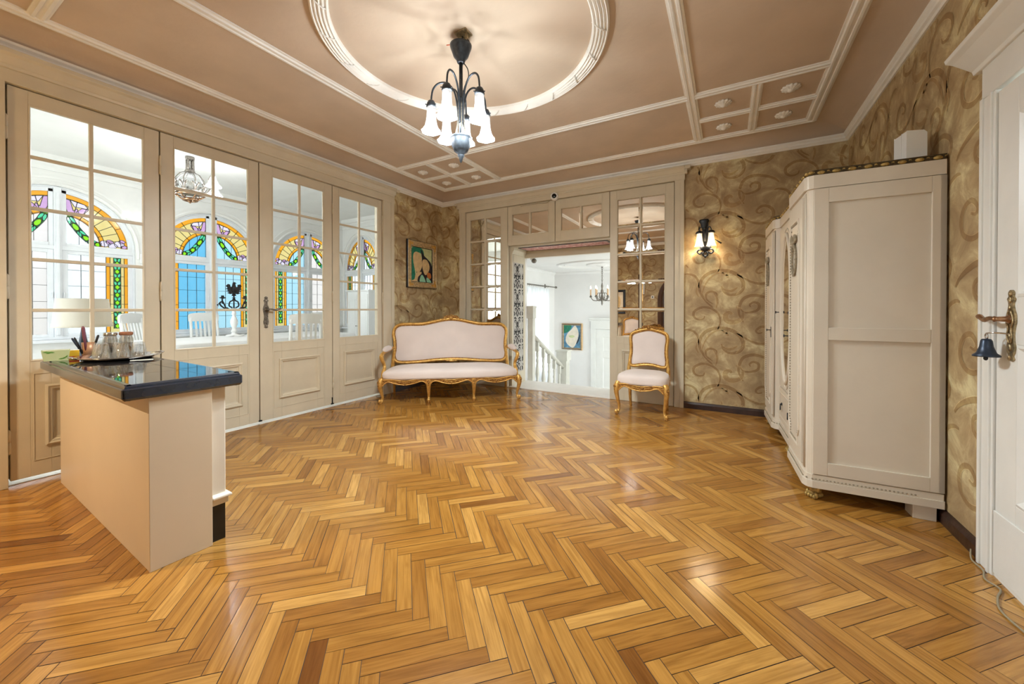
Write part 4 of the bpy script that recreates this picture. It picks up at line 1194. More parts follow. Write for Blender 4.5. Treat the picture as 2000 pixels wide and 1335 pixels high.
dup(ch0, (-5.22, 3.28, 0), 245, 'white slat-back chair on the near side of the table, by the door with the handle')
dup(ch0, (-6.95, 4.84, 0), 75, 'white slat-back chair at the far table end, right of the door handle')

# --- candelabrum
t = thing('candelabrum', 'candelabrum with white turned stem and black iron eagle finial on the tablecloth', 'candelabrum', (-6.6, 3.04, 0.783), 75)
g = G(); g.lathe([(0.115, 0), (0.10, 0.012), (0.07, 0.02), (0.035, 0.035), (0.028, 0.06), (0.045, 0.075), (0.03, 0.095), (0.022, 0.12), (0.032, 0.14), (0.05, 0.2), (0.048, 0.24), (0.03, 0.29), (0.02, 0.32), (0.034, 0.34), (0.026, 0.36), (0.02, 0.425)], 24); g.obj('stem', 'whitewood', t)
for i in range(3):
    a = 2 * PI * i / 3; g = G(); g.ell((0.10 * math.cos(a), 0.10 * math.sin(a), 0.012), (0.04, 0.04, 0.012)); g.obj('foot', 'whitewood', t)
for sd in (-1, 1):
    g = G()
    g.tube(smooth([(0, 0, 0.40), (sd * 0.04, 0, 0.385), (sd * 0.10, 0, 0.39), (sd * 0.16, 0, 0.44), (sd * 0.175, 0, 0.48), (sd * 0.15, 0, 0.50), (sd * 0.135, 0, 0.47)], 6), 0.011, 7)
    g.tube(smooth([(sd * 0.02, 0, 0.41), (sd * 0.06, 0, 0.44), (sd * 0.05, 0, 0.50), (sd * 0.02, 0, 0.52), (0, 0, 0.56)], 6), 0.010, 7)
    g.tube(smooth([(sd * 0.06, 0, 0.385), (sd * 0.09, 0, 0.41), (sd * 0.12, 0, 0.40), (sd * 0.115, 0, 0.375)], 5), 0.009, 6)
    g.tube(smooth([(sd * 0.10, 0, 0.40), (sd * 0.12, 0, 0.46), (sd * 0.145, 0, 0.52), (sd * 0.14, 0, 0.55)], 5), 0.010, 6)
    g.tube(smooth([(sd * 0.175, 0, 0.47), (sd * 0.205, 0, 0.455), (sd * 0.19, 0, 0.44)], 5), 0.006, 6)
    g.lathe([(0.012, 0.545), (0.04, 0.555), (0.044, 0.565), (0.02, 0.57), (0.018, 0.595), (0.012, 0.595)], 14, T=tr(sd * 0.14, 0, 0))
    g.obj('arm', 'iron', t, loc=(0, 0, 0.025))
g = G()
g.tube([(0, 0, 0.40), (0, 0, 0.60)], 0.009, 8); g.lathe([(0.0, 0.555), (0.03, 0.562), (0.0, 0.58)], 12)
eag = [(0, .585), (.03, .60), (.018, .625), (.05, .62), (.085, .64), (.06, .65), (.098, .67), (.07, .68), (.105, .705), (.078, .71), (.10, .745), (.075, .775), (.045, .765), (.05, .735), (.03, .73), (.022, .755), (.018, .785), (.034, .782), (.02, .80), (0, .808), (-.012, .80), (-.018, .785), (-.022, .755), (-.03, .73), (-.05, .735), (-.045, .765), (-.075, .775), (-.10, .745), (-.078, .71), (-.105, .705), (-.07, .68), (-.098, .67), (-.06, .65), (-.085, .64), (-.05, .62), (-.018, .625), (-.03, .60)]
g.prism(eag, -0.008, 0.008); g.ell((0, 0, 0.69), (0.022, 0.018, 0.05)); g.ell((0.004, 0, 0.792), (0.014, 0.012, 0.014))
for sd in (-1, 1): g.tube([(sd * 0.02, -0.01, 0.65), (sd * 0.075, -0.012, 0.74)], 0.004, 5); g.tube([(sd * 0.02, -0.01, 0.665), (sd * 0.05, -0.012, 0.75)], 0.004, 5)
g.obj('eagle_finial', 'iron', t, loc=(0, 0, 0.022))

# --- veranda hanging lamp
t = thing('hanging_lamp', 'pale grey openwork hanging lamp with glass globe below the veranda ceiling', 'lamp', (-6.0, 2.27, VZ))
g = G(); g.lathe([(0.09, 0), (0.10, -0.015), (0.07, -0.035), (0.045, -0.06), (0.04, -0.08)], 24); g.obj('canopy', 'greyframe', t)
g = G()
for i in range(4):
    a = PI / 4 + PI / 2 * i; g.tube([(0.035 * math.cos(a), 0.035 * math.sin(a), -0.07), (0.035 * math.cos(a), 0.035 * math.sin(a), -0.24)], 0.013, 6)
g.lathe([(0.05, -0.06), (0.05, -0.09), (0.04, -0.1)], 16); g.lathe([(0.045, -0.22), (0.055, -0.25), (0.05, -0.27)], 16); g.obj('neck', 'pewter', t)
g = G(); g.lathe([(0.05, -0.26), (0.10, -0.29), (0.145, -0.35), (0.15, -0.40), (0.13, -0.46), (0.10, -0.49)], 28); g.obj('globe', 'tumbler', t)
g = G()
for i in range(8):
    a = 2 * PI * i / 8
    def pp(r, z, da=0): return (r * math.cos(a + da), r * math.sin(a + da), z)
    g.tube([pp(0.05, -0.26), pp(0.105, -0.29), pp(0.152, -0.36), pp(0.155, -0.42)], 0.006, 5)
    g.tube(smooth([pp(0.158, -0.40, 0.25), pp(0.16, -0.44, 0.1), pp(0.135, -0.50), pp(0.15, -0.54)], 4), 0.012, 6)
    g.tube(smooth([pp(0.158, -0.40, -0.25), pp(0.16, -0.44, -0.1), pp(0.135, -0.50)], 4), 0.012, 6)
g.lathe([(0.152, -0.50), (0.16, -0.51), (0.152, -0.525)], 24)
g.obj('basket', 'pewter', t)
for i in range(4):
    a = R(20) + PI / 2 * i
    def pp(r, z): return (r * math.cos(a), r * math.sin(a), z)
    g = G(); g.tube(smooth([pp(0.15, -0.46), pp(0.20, -0.47), pp(0.25, -0.43), pp(0.30, -0.34), pp(0.33, -0.32)], 5), 0.011, 7)
    o = g.obj('arm', 'pewter', t)
    g = G(); g.lathe([(0.02, -0.33), (0.03, -0.37), (0.05, -0.42), (0.085, -0.46)], 18, T=tr(0.35 * math.cos(a), 0.35 * math.sin(a), 0), fr=lambda b, z: 1 + 0.08 * math.cos(8 * b)); g.obj('shade', 'sheer', o)
    ld = bpy.data.lights.new('lamp_fill_light', 'POINT'); ld.energy = 11.0; ld.color = (1.0, 0.99, 0.97); ld.shadow_soft_size = 0.05  # lit bulbs added to this lamp to brighten the veranda
    lo = bpy.data.objects.new('lamp_fill_light', ld); COL.objects.link(lo); lo.parent = t; lo.location = (0.35 * math.cos(a), 0.35 * math.sin(a), -0.44)
g = G()
for i in range(6):
    a = 2 * PI * i / 6
    g.tube([(0.15 * math.cos(a), 0.15 * math.sin(a), -0.55), (0.15 * math.cos(a + PI / 3), 0.15 * math.sin(a + PI / 3), -0.55)], 0.008, 6)
    g.tube([(0.15 * math.cos(a), 0.15 * math.sin(a), -0.55), (0.07 * math.cos(a), 0.07 * math.sin(a), -0.61)], 0.008, 6)
for k in range(12):
    pass
g.tube([(0.07 * math.cos(2 * PI * i / 12), 0.07 * math.sin(2 * PI * i / 12), -0.61) for i in range(12)], 0.014, 8, closed=True)
g.lathe([(0.03, -0.61), (0.02, -0.635), (0.0, -0.655)], 12)
g.tube([(-0.07, 0, -0.61), (0.07, 0, -0.61)], 0.006, 5); g.tube([(0, -0.07, -0.61), (0, 0.07, -0.61)], 0.006, 5)
for i in range(3):
    a = 2 * PI * i / 3; g.tube([(0.15 * math.cos(a), 0.15 * math.sin(a), -0.51), (0.15 * math.cos(a), 0.15 * math.sin(a), -0.55)], 0.008, 5)
g.obj('drop_ring', 'copper', t)

# --- lamp, cabinet, thermostat in the veranda
t = thing('side_table', 'small white side table under the shaded lamp in the veranda', 'table', (-5.0, 1.10, 0))
g = G(); g.lathe([(0.19, 0.675), (0.2, 0.69), (0.19, 0.70)], 28); g.obj('tabletop', 'whitewood', t)
g = G(); g.lathe([(0.15, 0), (0.15, 0.02), (0.03, 0.05), (0.025, 0.5), (0.05, 0.675)], 20); g.obj('leg', 'whitewood', t)
t = thing('table_lamp', 'lamp with cream tapered cloth shade behind the leftmost glass door', 'lamp', (-5.0, 1.105, 0.70))
g = G(); g.lathe([(0.08, 0), (0.08, 0.015), (0.03, 0.03), (0.02, 0.08), (0.035, 0.16), (0.02, 0.26), (0.01, 0.34), (0.01, 0.42)], 18); g.obj('base', 'gun', t)
g = G(); g.lathe([(0.186, 0.340), (0.188, 0.342), (0.184, 0.372), (0.181, 0.374), (0.162, 0.590), (0.158, 0.590), (0.178, 0.372), (0.183, 0.342)], 40); g.obj('shade', 'shade_cloth', t)
t = thing('cabinet', 'tall white cabinet standing before the end window of the veranda', 'cabinet', (-6.66, 5.55, 0))
g = G(); g.box(-0.32, 0.32, -0.2, 0.2, 0.04, 1.58); g.mold([(-0.32, -0.2, 1.55), (0.32, -0.2, 1.55), (0.32, 0.2, 1.55), (-0.32, 0.2, 1.55)], [(0, 0), (-0.03, 0.02), (-0.03, 0.04), (0, 0.04)]); g.box(-0.3, 0.3, -0.18, 0.18, 0, 0.04)
g.obj('body', 'whitewood', t, bevel=0.003)
for sd in (-1, 1):
    g = G(); g.box(min(sd * 0.005, sd * 0.30), max(sd * 0.005, sd * 0.30), -0.216, -0.2, 0.08, 1.5)
    g.mold(rect(min(sd * 0.06, sd * 0.25), max(sd * 0.06, sd * 0.25), 0.2, 1.4, -0.216), [(0, 0), (0.0, 0.006), (0.015, 0.006), (0.015, 0)], N=(0, -1, 0)); o = g.obj('door', 'whitewood', t)
    g = G(); g.ell((sd * 0.03, -0.225, 0.85), (0.012, 0.012, 0.012)); g.obj('knob', 'pewter', o)
t = thing('thermostat', 'white thermostat box on the pier between two stained glass windows', 'thermostat', (VX, 2.37, 1.96), 90)
g = G(); g.box(-0.05, 0.05, -0.03, 0, -0.07, 0.07); g.obj('housing', 'plastic', t, bevel=0.006)
g = G(); g.lathe([(0.02, 0), (0.02, 0.008), (0.0, 0.01)], 16, T=tr(0, -0.03, -0.03, rx=90)); g.obj('dial', 'plastic', t)

# ================================================================ stair hall beyond the opening
HY, HX, HZ = 8.50, -3.617, 2.06
g = G(); g.box(HX - 0.15, 1.6, HY, HY + 0.15, -1.3, HZ + 0.2)
g.mold([(HX, HY, 2.0), (1.6, HY, 2.0)], [(0, 0), (0, 0.01), (0.02, 0.02), (0.04, 0.05), (0.06, 0.05), (0.06, 0)], N=(0, -1, 0), closed=False)
struct(g.obj('wall_hall_far', 'hallwall'), 'white far wall of the stair hall', 'wall')
g = G()
g.box(HX - 0.15, HX, RY1, 6.55, -1.3, HZ + 0.2); g.box(HX - 0.15, HX, 7.95, HY + 0.15, -1.3, HZ + 0.2); g.box(HX - 0.15, HX, 6.55, 7.95, 1.62, HZ + 0.2); g.box(HX - 0.15, HX, 6.55, 7.95, -1.3, -0.2)
g.mold([(HX, HY, 2.0), (HX, 5.7, 2.0)], [(0, 0), (0.01, 0), (0.02, 0.02), (0.05, 0.04), (0.05, 0.06), (0, 0.06)], closed=False)
struct(g.obj('wall_hall_left', 'hallwall'), 'white hall wall with the curtained window', 'wall')
w = thing('window_7', 'tall hall window behind the sheer curtain', 'window', (HX - 0.08, 6.55, 0), 90, kind='structure')
g = G()
for a, b, c, d_ in ((0, 0.06, -0.2, 1.62), (1.34, 1.40, -0.2, 1.62), (0.67, 0.73, -0.2, 1.62), (0.0, 1.4, -0.2, -0.13), (0, 1.4, 1.55, 1.62), (0, 1.4, 1.0, 1.05)): g.box(a, b, 0, 0.06, c, d_)
g.obj('frame', 'whitewood', w)
g = G(); g.add(rect(0.05, 1.35, -0.15, 1.58, 0.03), [(0, 1, 2, 3)]); g.obj('pane', 'glass', w)
g = G(); g.box(HX - 0.15, 1.6, RY1 + 0.08, HY + 0.15, HZ, HZ + 0.1)
g.tube([(-2.1 + 0.85 * math.cos(2 * PI * i / 60), 7.2 + 0.62 * math.sin(2 * PI * i / 60), HZ) for i in range(60)], 0.03, 8, closed=True)
g.tube([(-2.1 + 0.72 * math.cos(2 * PI * i / 60), 7.2 + 0.5 * math.sin(2 * PI * i / 60), HZ) for i in range(60)], 0.015, 8, closed=True)
g.lathe([(0.30, HZ), (0.29, HZ - 0.02), (0.2, HZ - 0.03), (0.12, HZ - 0.02), (0.1, HZ - 0.04), (0.0, HZ - 0.05)], 36, T=tr(-2.116, 7.3, 0), fr=lambda a, z: 1 + 0.06 * math.cos(10 * a))
struct(g.obj('ceiling_hall', 'hallwall'), 'white hall ceiling with plaster ring', 'ceiling')
g = G(); g.box(HX - 0.15, 1.6, RY1 + 0.08, HY + 0.15, -1.25, -1.1)
for k in range(5): g.box(-2.85, -1.38, 5.72 + 0.27 * k, 5.99 + 0.27 * k, -1.1, -0.02 - 0.18 * (k + 1))
struct(g.obj('floor_hall', 'vfloor'), 'pale steps and floor of the stair hall', 'floor')
g = G(); g.box(HX - 0.05, -2.93, RY1, RY1 + 0.10, -1.2, 2.2); g.box(-1.375, 1.6, RY1, RY1 + 0.10, -1.2, 2.2); g.box(HX, 1.6, RY1 + 0.05, RY1 + 0.09, 2.04, 2.3)
struct(g.obj('wall_hall_near', 'hallwall'), 'white hall side of the opening wall', 'wall')
# hall door
d = thing('door_9', 'white panelled hall door beyond the stairs', 'door', (-2.60, HY - 0.03, -1.1), 0, kind='structure')
g = G(); panelled(g, 0.95, 1.84, [(0.16, 0.42), (0.53, 0.79)], [(0.2, 1.22), (1.34, 1.68)], th=0.03); g.obj('frame', 'doorwhite', d)
for x in ((0.16, 0.42), (0.53, 0.79)):
    for z in ((0.2, 1.22), (1.34, 1.68)):
        g = G(); g.box(x[0], x[1], 0.014, 0.028, z[0], z[1]); g.mold(rect(x[0], x[1], z[0], z[1], 0), [(0, 0), (0.014, -0.003), (0.02, -0.014), (0, -0.014)], N=(0, -1, 0)); g.obj('panel', 'doorwhite', d)
for z in (1.42, 0.4): hinge(d, 0.0, z, 0.14, 'doorwhite')
g = G(); g.box(-2.71, -2.602, HY - 0.05, HY, -1.1, 0.86); g.box(-1.648, -1.54, HY - 0.05, HY, -1.1, 0.86); g.box(-2.71, -1.54, HY - 0.055, HY, 0.745, 0.93)
g.mold([(-2.74, HY, 0.92), (-1.5, HY, 0.92)], [(0, 0.05), (0.02, 0.06), (0.05, 0.11), (0.08, 0.12), (0.08, 0), (0, 0)], N=(0, -1, 0), closed=False)
struct(g.obj('trim_11', 'doorwhite', bevel=0.003), 'white casing of the hall door', 'door casing')
# stair railing
t = thing('stair_railing', 'white stair balustrade descending beyond the opening', 'railing', (-2.90, 5.76, 0))
def newel(g, x, y, z0, z1, w):
    g.box(x - w / 2, x + w / 2, y - w / 2, y + w / 2, z0, z1 - 0.2)
    g.box(x - w * 0.62, x + w * 0.62, y - w * 0.62, y + w * 0.62, z1 - 0.21, z1 - 0.02); g.box(x - w * 0.7, x + w * 0.7, y - w * 0.7, y + w * 0.7, z1 - 0.03, z1)
g = G(); newel(g, 0.02, 0.02, 0.0, 1.25, 0.10); g.obj('newel_post', 'railpaint', t, bevel=0.004)
g = G(); newel(g, 0.0, 1.53, -1.1, 0.37, 0.185)
for k in (-1, 1): g.mold([(k * 0.093, 1.48, -0.3), (k * 0.093, 1.58, -0.3), (k * 0.093, 1.58, 0.1), (k * 0.093, 1.48, 0.1)], [(0, 0), (0, 0.005), (0.012, 0.005), (0.012, 0)], N=(k, 0, 0))
g.obj('newel_post', 'railpaint', t, bevel=0.004)
def rz_(y): return 0.755 - (y - 0.10) * 0.535
g = G(); g.tube([(0.0, 0.08, rz_(0.08)), (0.0, 1.45, rz_(1.45))], 0.05, 10, flat=0.7); g.obj('handrail', 'railpaint', t)
for k in range(5):
    y = 0.30 + 0.25 * k; zt = rz_(y) - 0.03; zb = zt - 0.84
    g = G(); g.box(-0.028, 0.028, y - 0.028, y + 0.028, zt - 0.16, zt); g.box(-0.028, 0.028, y - 0.028, y + 0.028, zb, zb + 0.14)
    g.lathe([(0.02, zb + 0.14), (0.028, zb + 0.16), (0.018, zb + 0.19), (0.038, zb + 0.29), (0.03, zb + 0.38), (0.018, zb + 0.48), (0.028, zb + 0.52), (0.018, zb + 0.56), (0.026, zb + 0.64), (0.02, zt - 0.16)], 12, T=tr(0, y, 0))
    g.obj('baluster', 'railpaint', t)
g = G(); g.tube([(0.0, 0.08, rz_(0.08) - 0.86), (0.0, 1.45, rz_(1.45) - 0.86)], 0.05, 8); g.obj('stringer', 'railpaint', t)
# sheer curtain and rod
g = G()
V = []; F = []; n = 60
for i in range(n + 1):
    y = 6.50 + 1.42 * i / n; x = HX + 0.12 + 0.028 * math.sin(i * 1.3) + 0.012 * math.sin(i * 0.5)
    V += [(x, y, -0.9), (x, y, 0.6), (x, y, 1.655)]
for i in range(n): F += [(i * 3, i * 3 + 3, i * 3 + 4, i * 3 + 1), (i * 3 + 1, i * 3 + 4, i * 3 + 5, i * 3 + 2)]
g.add(V, F, 0, True)
tag(g.obj('curtain', 'sheer'), 'sheer white curtain hanging in the hall window', 'curtain')
t = thing('curtain_rod', 'thin metal curtain rod above the sheer hall curtain', 'curtain rod', (HX + 0.12, 6.4, 1.70))
g = G(); g.tube([(0, 0, 0), (0, 1.88, 0)], 0.012, 8); g.obj('rod', 'pewter', t)
g = G(); g.lathe([(0.0, 0), (0.026, 0.02), (0.026, 0.06), (0.0, 0.08)], 12, T=tr(0, 1.86, 0, rx=-90)); g.obj('finial', 'pewter', t)
g = G(); g.tube([(-0.12, 1.55, 0.02), (0, 1.55, 0.0)], 0.01, 6); g.box(-0.125, -0.115, 1.52, 1.58, -0.03, 0.06); g.obj('bracket', 'pewter', t)
for i in range(14):
    g = G(); g.tube([(0.018 * math.cos(q * PI / 4), 0.14 + 0.1 * i, 0.018 * math.sin(q * PI / 4) - 0.006) for q in range(8)], 0.003, 5, closed=True); g.obj('curtain_ring', 'pewter', t)
# pictures
def picture(name, label, loc, rz, w, h, fw, mats, paint, fm='picframe', fm2='black', tilt=0):
    t = thing(name, label, 'picture', loc, rz)
    g = G()
    g.mold(rect(-w / 2, w / 2, -h / 2, h / 2, 0), [(0, 0.0), (0, 0.035), (0.012, 0.042), (0.02, 0.036), (fw * 0.6, 0.022), (fw - 0.012, 0.03), (fw, 0.02), (fw, 0.0)], N=(0, -1, 0))
    o = g.obj('frame', fm, t)
    g = G()
    g.mold(rect(-w / 2, w / 2, -h / 2, h / 2, 0), [(-0.006, 0.0), (-0.006, 0.03), (0.0, 0.036), (0.0, 0.0)], N=(0, -1, 0))
    g.mold(rect(-w / 2 + fw, w / 2 - fw, -h / 2 + fw, h / 2 - fw, 0), [(0, 0.0), (0, 0.02), (0.008, 0.016), (0.008, 0.0)], N=(0, -1, 0))
    g.obj('frame_edging', fm2, o)
    for sx_ in (-1, 1):
        for sz_ in (-1, 1):
            g = G()
            g.ell((sx_ * (w / 2 - fw / 2), -0.032, sz_ * (h / 2 - fw / 2)), (fw * 0.42, 0.01, fw * 0.42), 8, 6)
            g.ell((sx_ * (w / 2 - fw * 1.1), -0.03, sz_ * (h / 2 - fw / 2)), (fw * 0.4, 0.008, fw * 0.22), 8, 6); g.ell((sx_ * (w / 2 - fw / 2), -0.03, sz_ * (h / 2 - fw * 1.1)), (fw * 0.22, 0.008, fw * 0.4), 8, 6)
            g.obj('corner_ornament', 'gold' if fm == 'picframe' else fm, o)
    g = G(); W_, H_ = w / 2 - fw - 0.002, h / 2 - fw - 0.002
    g.add(rect(-W_, W_, -H_, H_, -0.008), [(0, 1, 2, 3)], 0)
    for k, (mi, pts) in enumerate(paint):
        P = smooth([(a, b, 0) for a, b in pts], 5, closed=True)
        g.add([(max(-1, min(1, p.x)) * W_, -0.0085 - 0.0004 * k, max(-1, min(1, p.y)) * H_) for p in P], [tuple(range(len(P)))], mi)
    g.obj('canvas', mats, t)
    return t
picture('picture', 'gilt framed painting in teal, cream and black on the wall over the sofa', (XL, 4.585, 1.89), 90, 0.65, 0.715, 0.085,
        ['p_pale', 'p_black', 'p_green', 'p_cream', 'p_orange', 'p_mint'],
        [(2, [(-1, -0.95), (-1, 0.7), (-0.6, 1), (0.0, 0.95), (0.2, 0.6), (-0.4, 0.7), (-0.75, 0.2), (-0.6, -0.7)]),
         (1, [(-0.1, 0.9), (0.25, 0.55), (0.55, 0.4), (0.95, 0.05), (1.0, -1), (-0.3, -1), (-0.5, -0.4), (0.0, 0.2)]),
         (3, [(-0.75, 0.62), (-0.4, 0.72), (-0.05, 0.4), (0.0, -0.1), (-0.3, -0.45), (-0.62, -0.3), (-0.8, 0.2)]),
         (3, [(0.08, 0.3), (0.5, 0.32), (0.75, -0.05), (0.6, -0.4), (0.3, -0.55), (0.05, -0.15)]),
         (4, [(0.55, -0.4), (0.85, -0.45), (0.9, -0.7), (0.65, -0.75), (0.5, -0.6)]),
         (3, [(-1, -0.95), (-0.7, -0.85), (-0.55, -0.5), (-0.1, -0.4), (-0.05, -0.5), (-0.35, -0.7), (-0.5, -1)]),
         (5, [(-0.2, -0.98), (-0.1, -0.62), (0.1, -0.6), (0.35, -0.98)]), (5, [(0.5, -0.98), (0.45, -0.7), (0.75, -0.8), (0.9, -0.98)])])
picture('picture', 'framed painting of a pale shape on blue on the hall wall', (-3.17, HY, 0.555), 0, 0.485, 0.60, 0.028,
        ['p_blue', 'p_bone', 'p_black', 'p_green', 'p_pale'],
        [(3, [(-1, 1), (-0.1, 1), (-0.3, 0.5), (-1, 0.3)]), (1, [(0.3, 0.95), (0.6, 0.7), (0.75, 0.2), (0.5, -0.5), (0.1, -0.95), (-0.5, -0.7), (-0.75, -0.3), (-0.55, 0.25), (-0.1, 0.6)]),
         (4, [(-0.4, 0.05), (0.1, 0.12), (0.3, 0.0), (-0.1, -0.12)]), (2, [(0.75, 0.3), (0.9, 0.0), (0.6, -0.6), (0.52, -0.5), (0.78, 0.0)])], fm='pewter', fm2='gold')
t = picture('picture', 'dark blue framed pale print on the reflected front wall', (-2.76, YF, 1.40), 180, 0.50, 0.66, 0.05, ['p_bone', 'p_cream'], [(1, [(-0.5, -0.5), (-0.5, 0.5), (0.5, 0.5), (0.5, -0.5)])], fm='navy', fm2='black')
# hall chandelier
t = thing('candle_chandelier', 'small iron candle chandelier hanging in the white stair hall', 'chandelier', (-2.116, 7.30, HZ))
g = G(); g.lathe([(0.05, 0.0), (0.05, -0.02), (0.02, -0.05), (0.01, -0.07)], 16); g.obj('canopy', 'pewter', t)
g = G()
for k in range(8):
    z = -0.085 - 0.036 * k; a = PI / 2 * (k % 2)
    g.tube([(0.011 * math.cos(q * PI / 4) * math.cos(a), 0.011 * math.cos(q * PI / 4) * math.sin(a), z + 0.024 * math.sin(q * PI / 4)) for q in range(8)], 0.0045, 5, closed=True)
g.obj('chain', 'pewter', t)
g = G(); g.lathe([(0.008, -0.36), (0.02, -0.42), (0.012, -0.47), (0.03, -0.52), (0.016, -0.58), (0.04, -0.64), (0.045, -0.68), (0.015, -0.72), (0.018, -0.76), (0.0, -0.80)], 16); g.obj('stem', 'pewter', t)
for k in range(6):
    a = 2 * PI * k / 6 + 0.25
    def pp(r, z): return (r * math.cos(a), r * math.sin(a), z)
    g = G(); g.tube(smooth([pp(0.02, -0.66), pp(0.09, -0.70), pp(0.17, -0.69), pp(0.215, -0.63)], 6), 0.008, 7); g.tube(smooth([pp(0.05, -0.68), pp(0.10, -0.63), pp(0.08, -0.56), pp(0.03, -0.55)], 5), 0.006, 6); g.lathe([(0.012, -0.64), (0.03, -0.625), (0.016, -0.615), (0.016, -0.60)], 12, T=tr(*pp(0.215, 0)))
    o = g.obj('arm', 'pewter', t)
    g = G(); g.lathe([(0.014, -0.60), (0.014, -0.475), (0.0, -0.475)], 10, T=tr(*pp(0.215, 0))); g.obj('candle', 'candle', o)
    g = G(); g.lathe([(0.006, -0.475), (0.013, -0.455), (0.006, -0.425), (0.0, -0.41)], 10, T=tr(*pp(0.215, 0))); g.obj('bulb', 'flame', o)
# cameras
t = thing('security_camera', 'round white security camera with black face above the opening', 'camera', (-2.15, YB - 0.05, 2.79), 15)
g = G(); g.lathe([(0.035, 0.06), (0.052, 0.05), (0.056, 0.0), (0.05, -0.035), (0.04, -0.04)], 28, T=tr(0, 0, 0, rx=90) @ Matrix.Scale(-1, 4, (0, 0, 1))); g.obj('housing', 'plastic', t)
g = G(); g.lathe([(0.0, 0.048), (0.025, 0.044), (0.042, 0.036), (0.042, 0.03)], 24, T=tr(0, 0, 0, rx=90)); o = g.obj('lens', 'lens', t)
g = G(); g.tube(smooth([(-0.05, 0.02, -0.03), (-0.12, 0.025, -0.07), (-0.25, 0.02, -0.075), (-0.42, 0.015, -0.09), (-0.5, 0.02, -0.10)], 6), 0.004, 5); g.obj('cord', 'cable', t)
t = thing('dome_camera', 'small white camera under the lintel of the stair opening', 'camera', (-2.83, 5.74, 2.04))
g = G(); g.box(-0.04, 0.04, -0.03, 0.03, -0.03, 0.0); g.obj('housing', 'plastic', t, bevel=0.008)
g = G(); g.ell((0.025, -0.01, -0.045), (0.045, 0.04, 0.04), 16, 10); g.obj('dome', 'pewter', t)

# ================================================================ gilt seating
def cab_leg(root, x, y, z1, dx, dy, s=1.0, name='leg'):
    """cabriole leg: knee and toe swing along (dx,dy)"""
    g = G()
    pr = [(0.0, 1.04), (0.30, 0.97), (0.62, 0.84), (0.60, 0.70), (0.20, 0.50), (-0.22, 0.32), (-0.30, 0.19), (0.05, 0.09), (0.60, 0.035)]
    pts = smooth([(x + dx * a * 0.045 * s, y + dy * a * 0.045 * s, z1 * b) for a, b in pr], 4)
    rad = lerp_list([0.030 * s, 0.034 * s, 0.033 * s, 0.028 * s, 0.022 * s, 0.0175 * s, 0.0155 * s, 0.016 * s, 0.020 * s], len(pts))
    g.tube(pts, rad, 12)
    g.ell((x + dx * 0.03 * s, y + dy * 0.03 * s, 0.035), (0.022 * s, 0.022 * s, 0.024), 12, 8)
    o = g.obj(name, 'gold', root)
    g = G()
    g.lathe([(0.011, 0.0), (0.013, 0.004), (0.012, 0.016)], 10, T=tr(x + dx * 0.03 * s, y + dy * 0.03 * s, 0)); g.obj('foot_tip', 'golddark', o)
    g = G()
    kx, ky, kz = x + dx * 0.062 * s, y + dy * 0.062 * s, z1 * 0.86
    for a, b, c in ((0, 0, 0), (0, 0, 0.028), (0.010, 0, 0.014), (-0.010, 0, 0.014), (0, 0, -0.022)):
        px, py = -dy * a, dx * a
        g.ell((kx + px - dx * 0.006, ky + py - dy * 0.006, kz + c), (0.010 * s, 0.010 * s, 0.016 * s), 8, 6)
    g.obj('knee_carving', 'golddark', o)
def rail(g, x0, x1, y, zt, drop=0.075, th=0.035, ax='x'):
    L = x1 - x0; m = (x0 + x1) / 2
    bt = smooth([(x0, zt - 0.085, 0), (x0 + 0.035, zt - 0.048, 0), (x0 + 0.11 * L + 0.02, zt - 0.033, 0), (m - 0.20 * L, zt - 0.058, 0), (m, zt - drop, 0), (m + 0.20 * L, zt - 0.058, 0), (x1 - 0.11 * L - 0.02, zt - 0.033, 0), (x1 - 0.035, zt - 0.048, 0), (x1, zt - 0.085, 0)], 5)
    tp = smooth([(x1, zt + 0.004, 0), (x1 - 0.2 * L, zt + 0.008, 0), (m, zt - 0.012, 0), (x0 + 0.2 * L, zt + 0.008, 0), (x0, zt + 0.004, 0)], 5)
    po = [(p.x, p.y) for p in bt] + [(p.x, p.y) for p in tp]
    if ax == 'x': g.prism(po, y, y + th)
    else: g.prism(po, y, y + th, axes=(1, 2, 0))
    return [(p.x, p.y) for p in bt], [(p.x, p.y) for p in tp], m
def rail_beads(root, bt, tp, m, y, zt, drop):
    g = G()
    g.tube([(a, y - 0.004, b + 0.008) for a, b in bt], 0.007, 6)
    g.tube([(a, y - 0.004, b - 0.006) for a, b in tp], 0.006, 6)
    g.obj('rail_beading', 'gold', root)
    g = G()
    for dx, dz, r in ((0, -0.048, 0.014), (0.022, -0.042, 0.010), (-0.022, -0.042, 0.010), (0.042, -0.038, 0.008), (-0.042, -0.038, 0.008), (0, -0.066, 0.009)):
        g.ell((m + dx, y - 0.004, zt + dz), (r * 1.2, 0.010, r), 10, 6)
    for sd in (-1, 1):
        g.tube(smooth([(m + sd * 0.04, y - 0.005, zt - 0.045), (m + sd * 0.075, y - 0.007, zt - 0.03), (m + sd * 0.11, y - 0.005, zt - 0.038)], 5), lerp_list([0.007, 0.009, 0.003], 11), 7)
    g.obj('rail_carving', 'golddark', root)
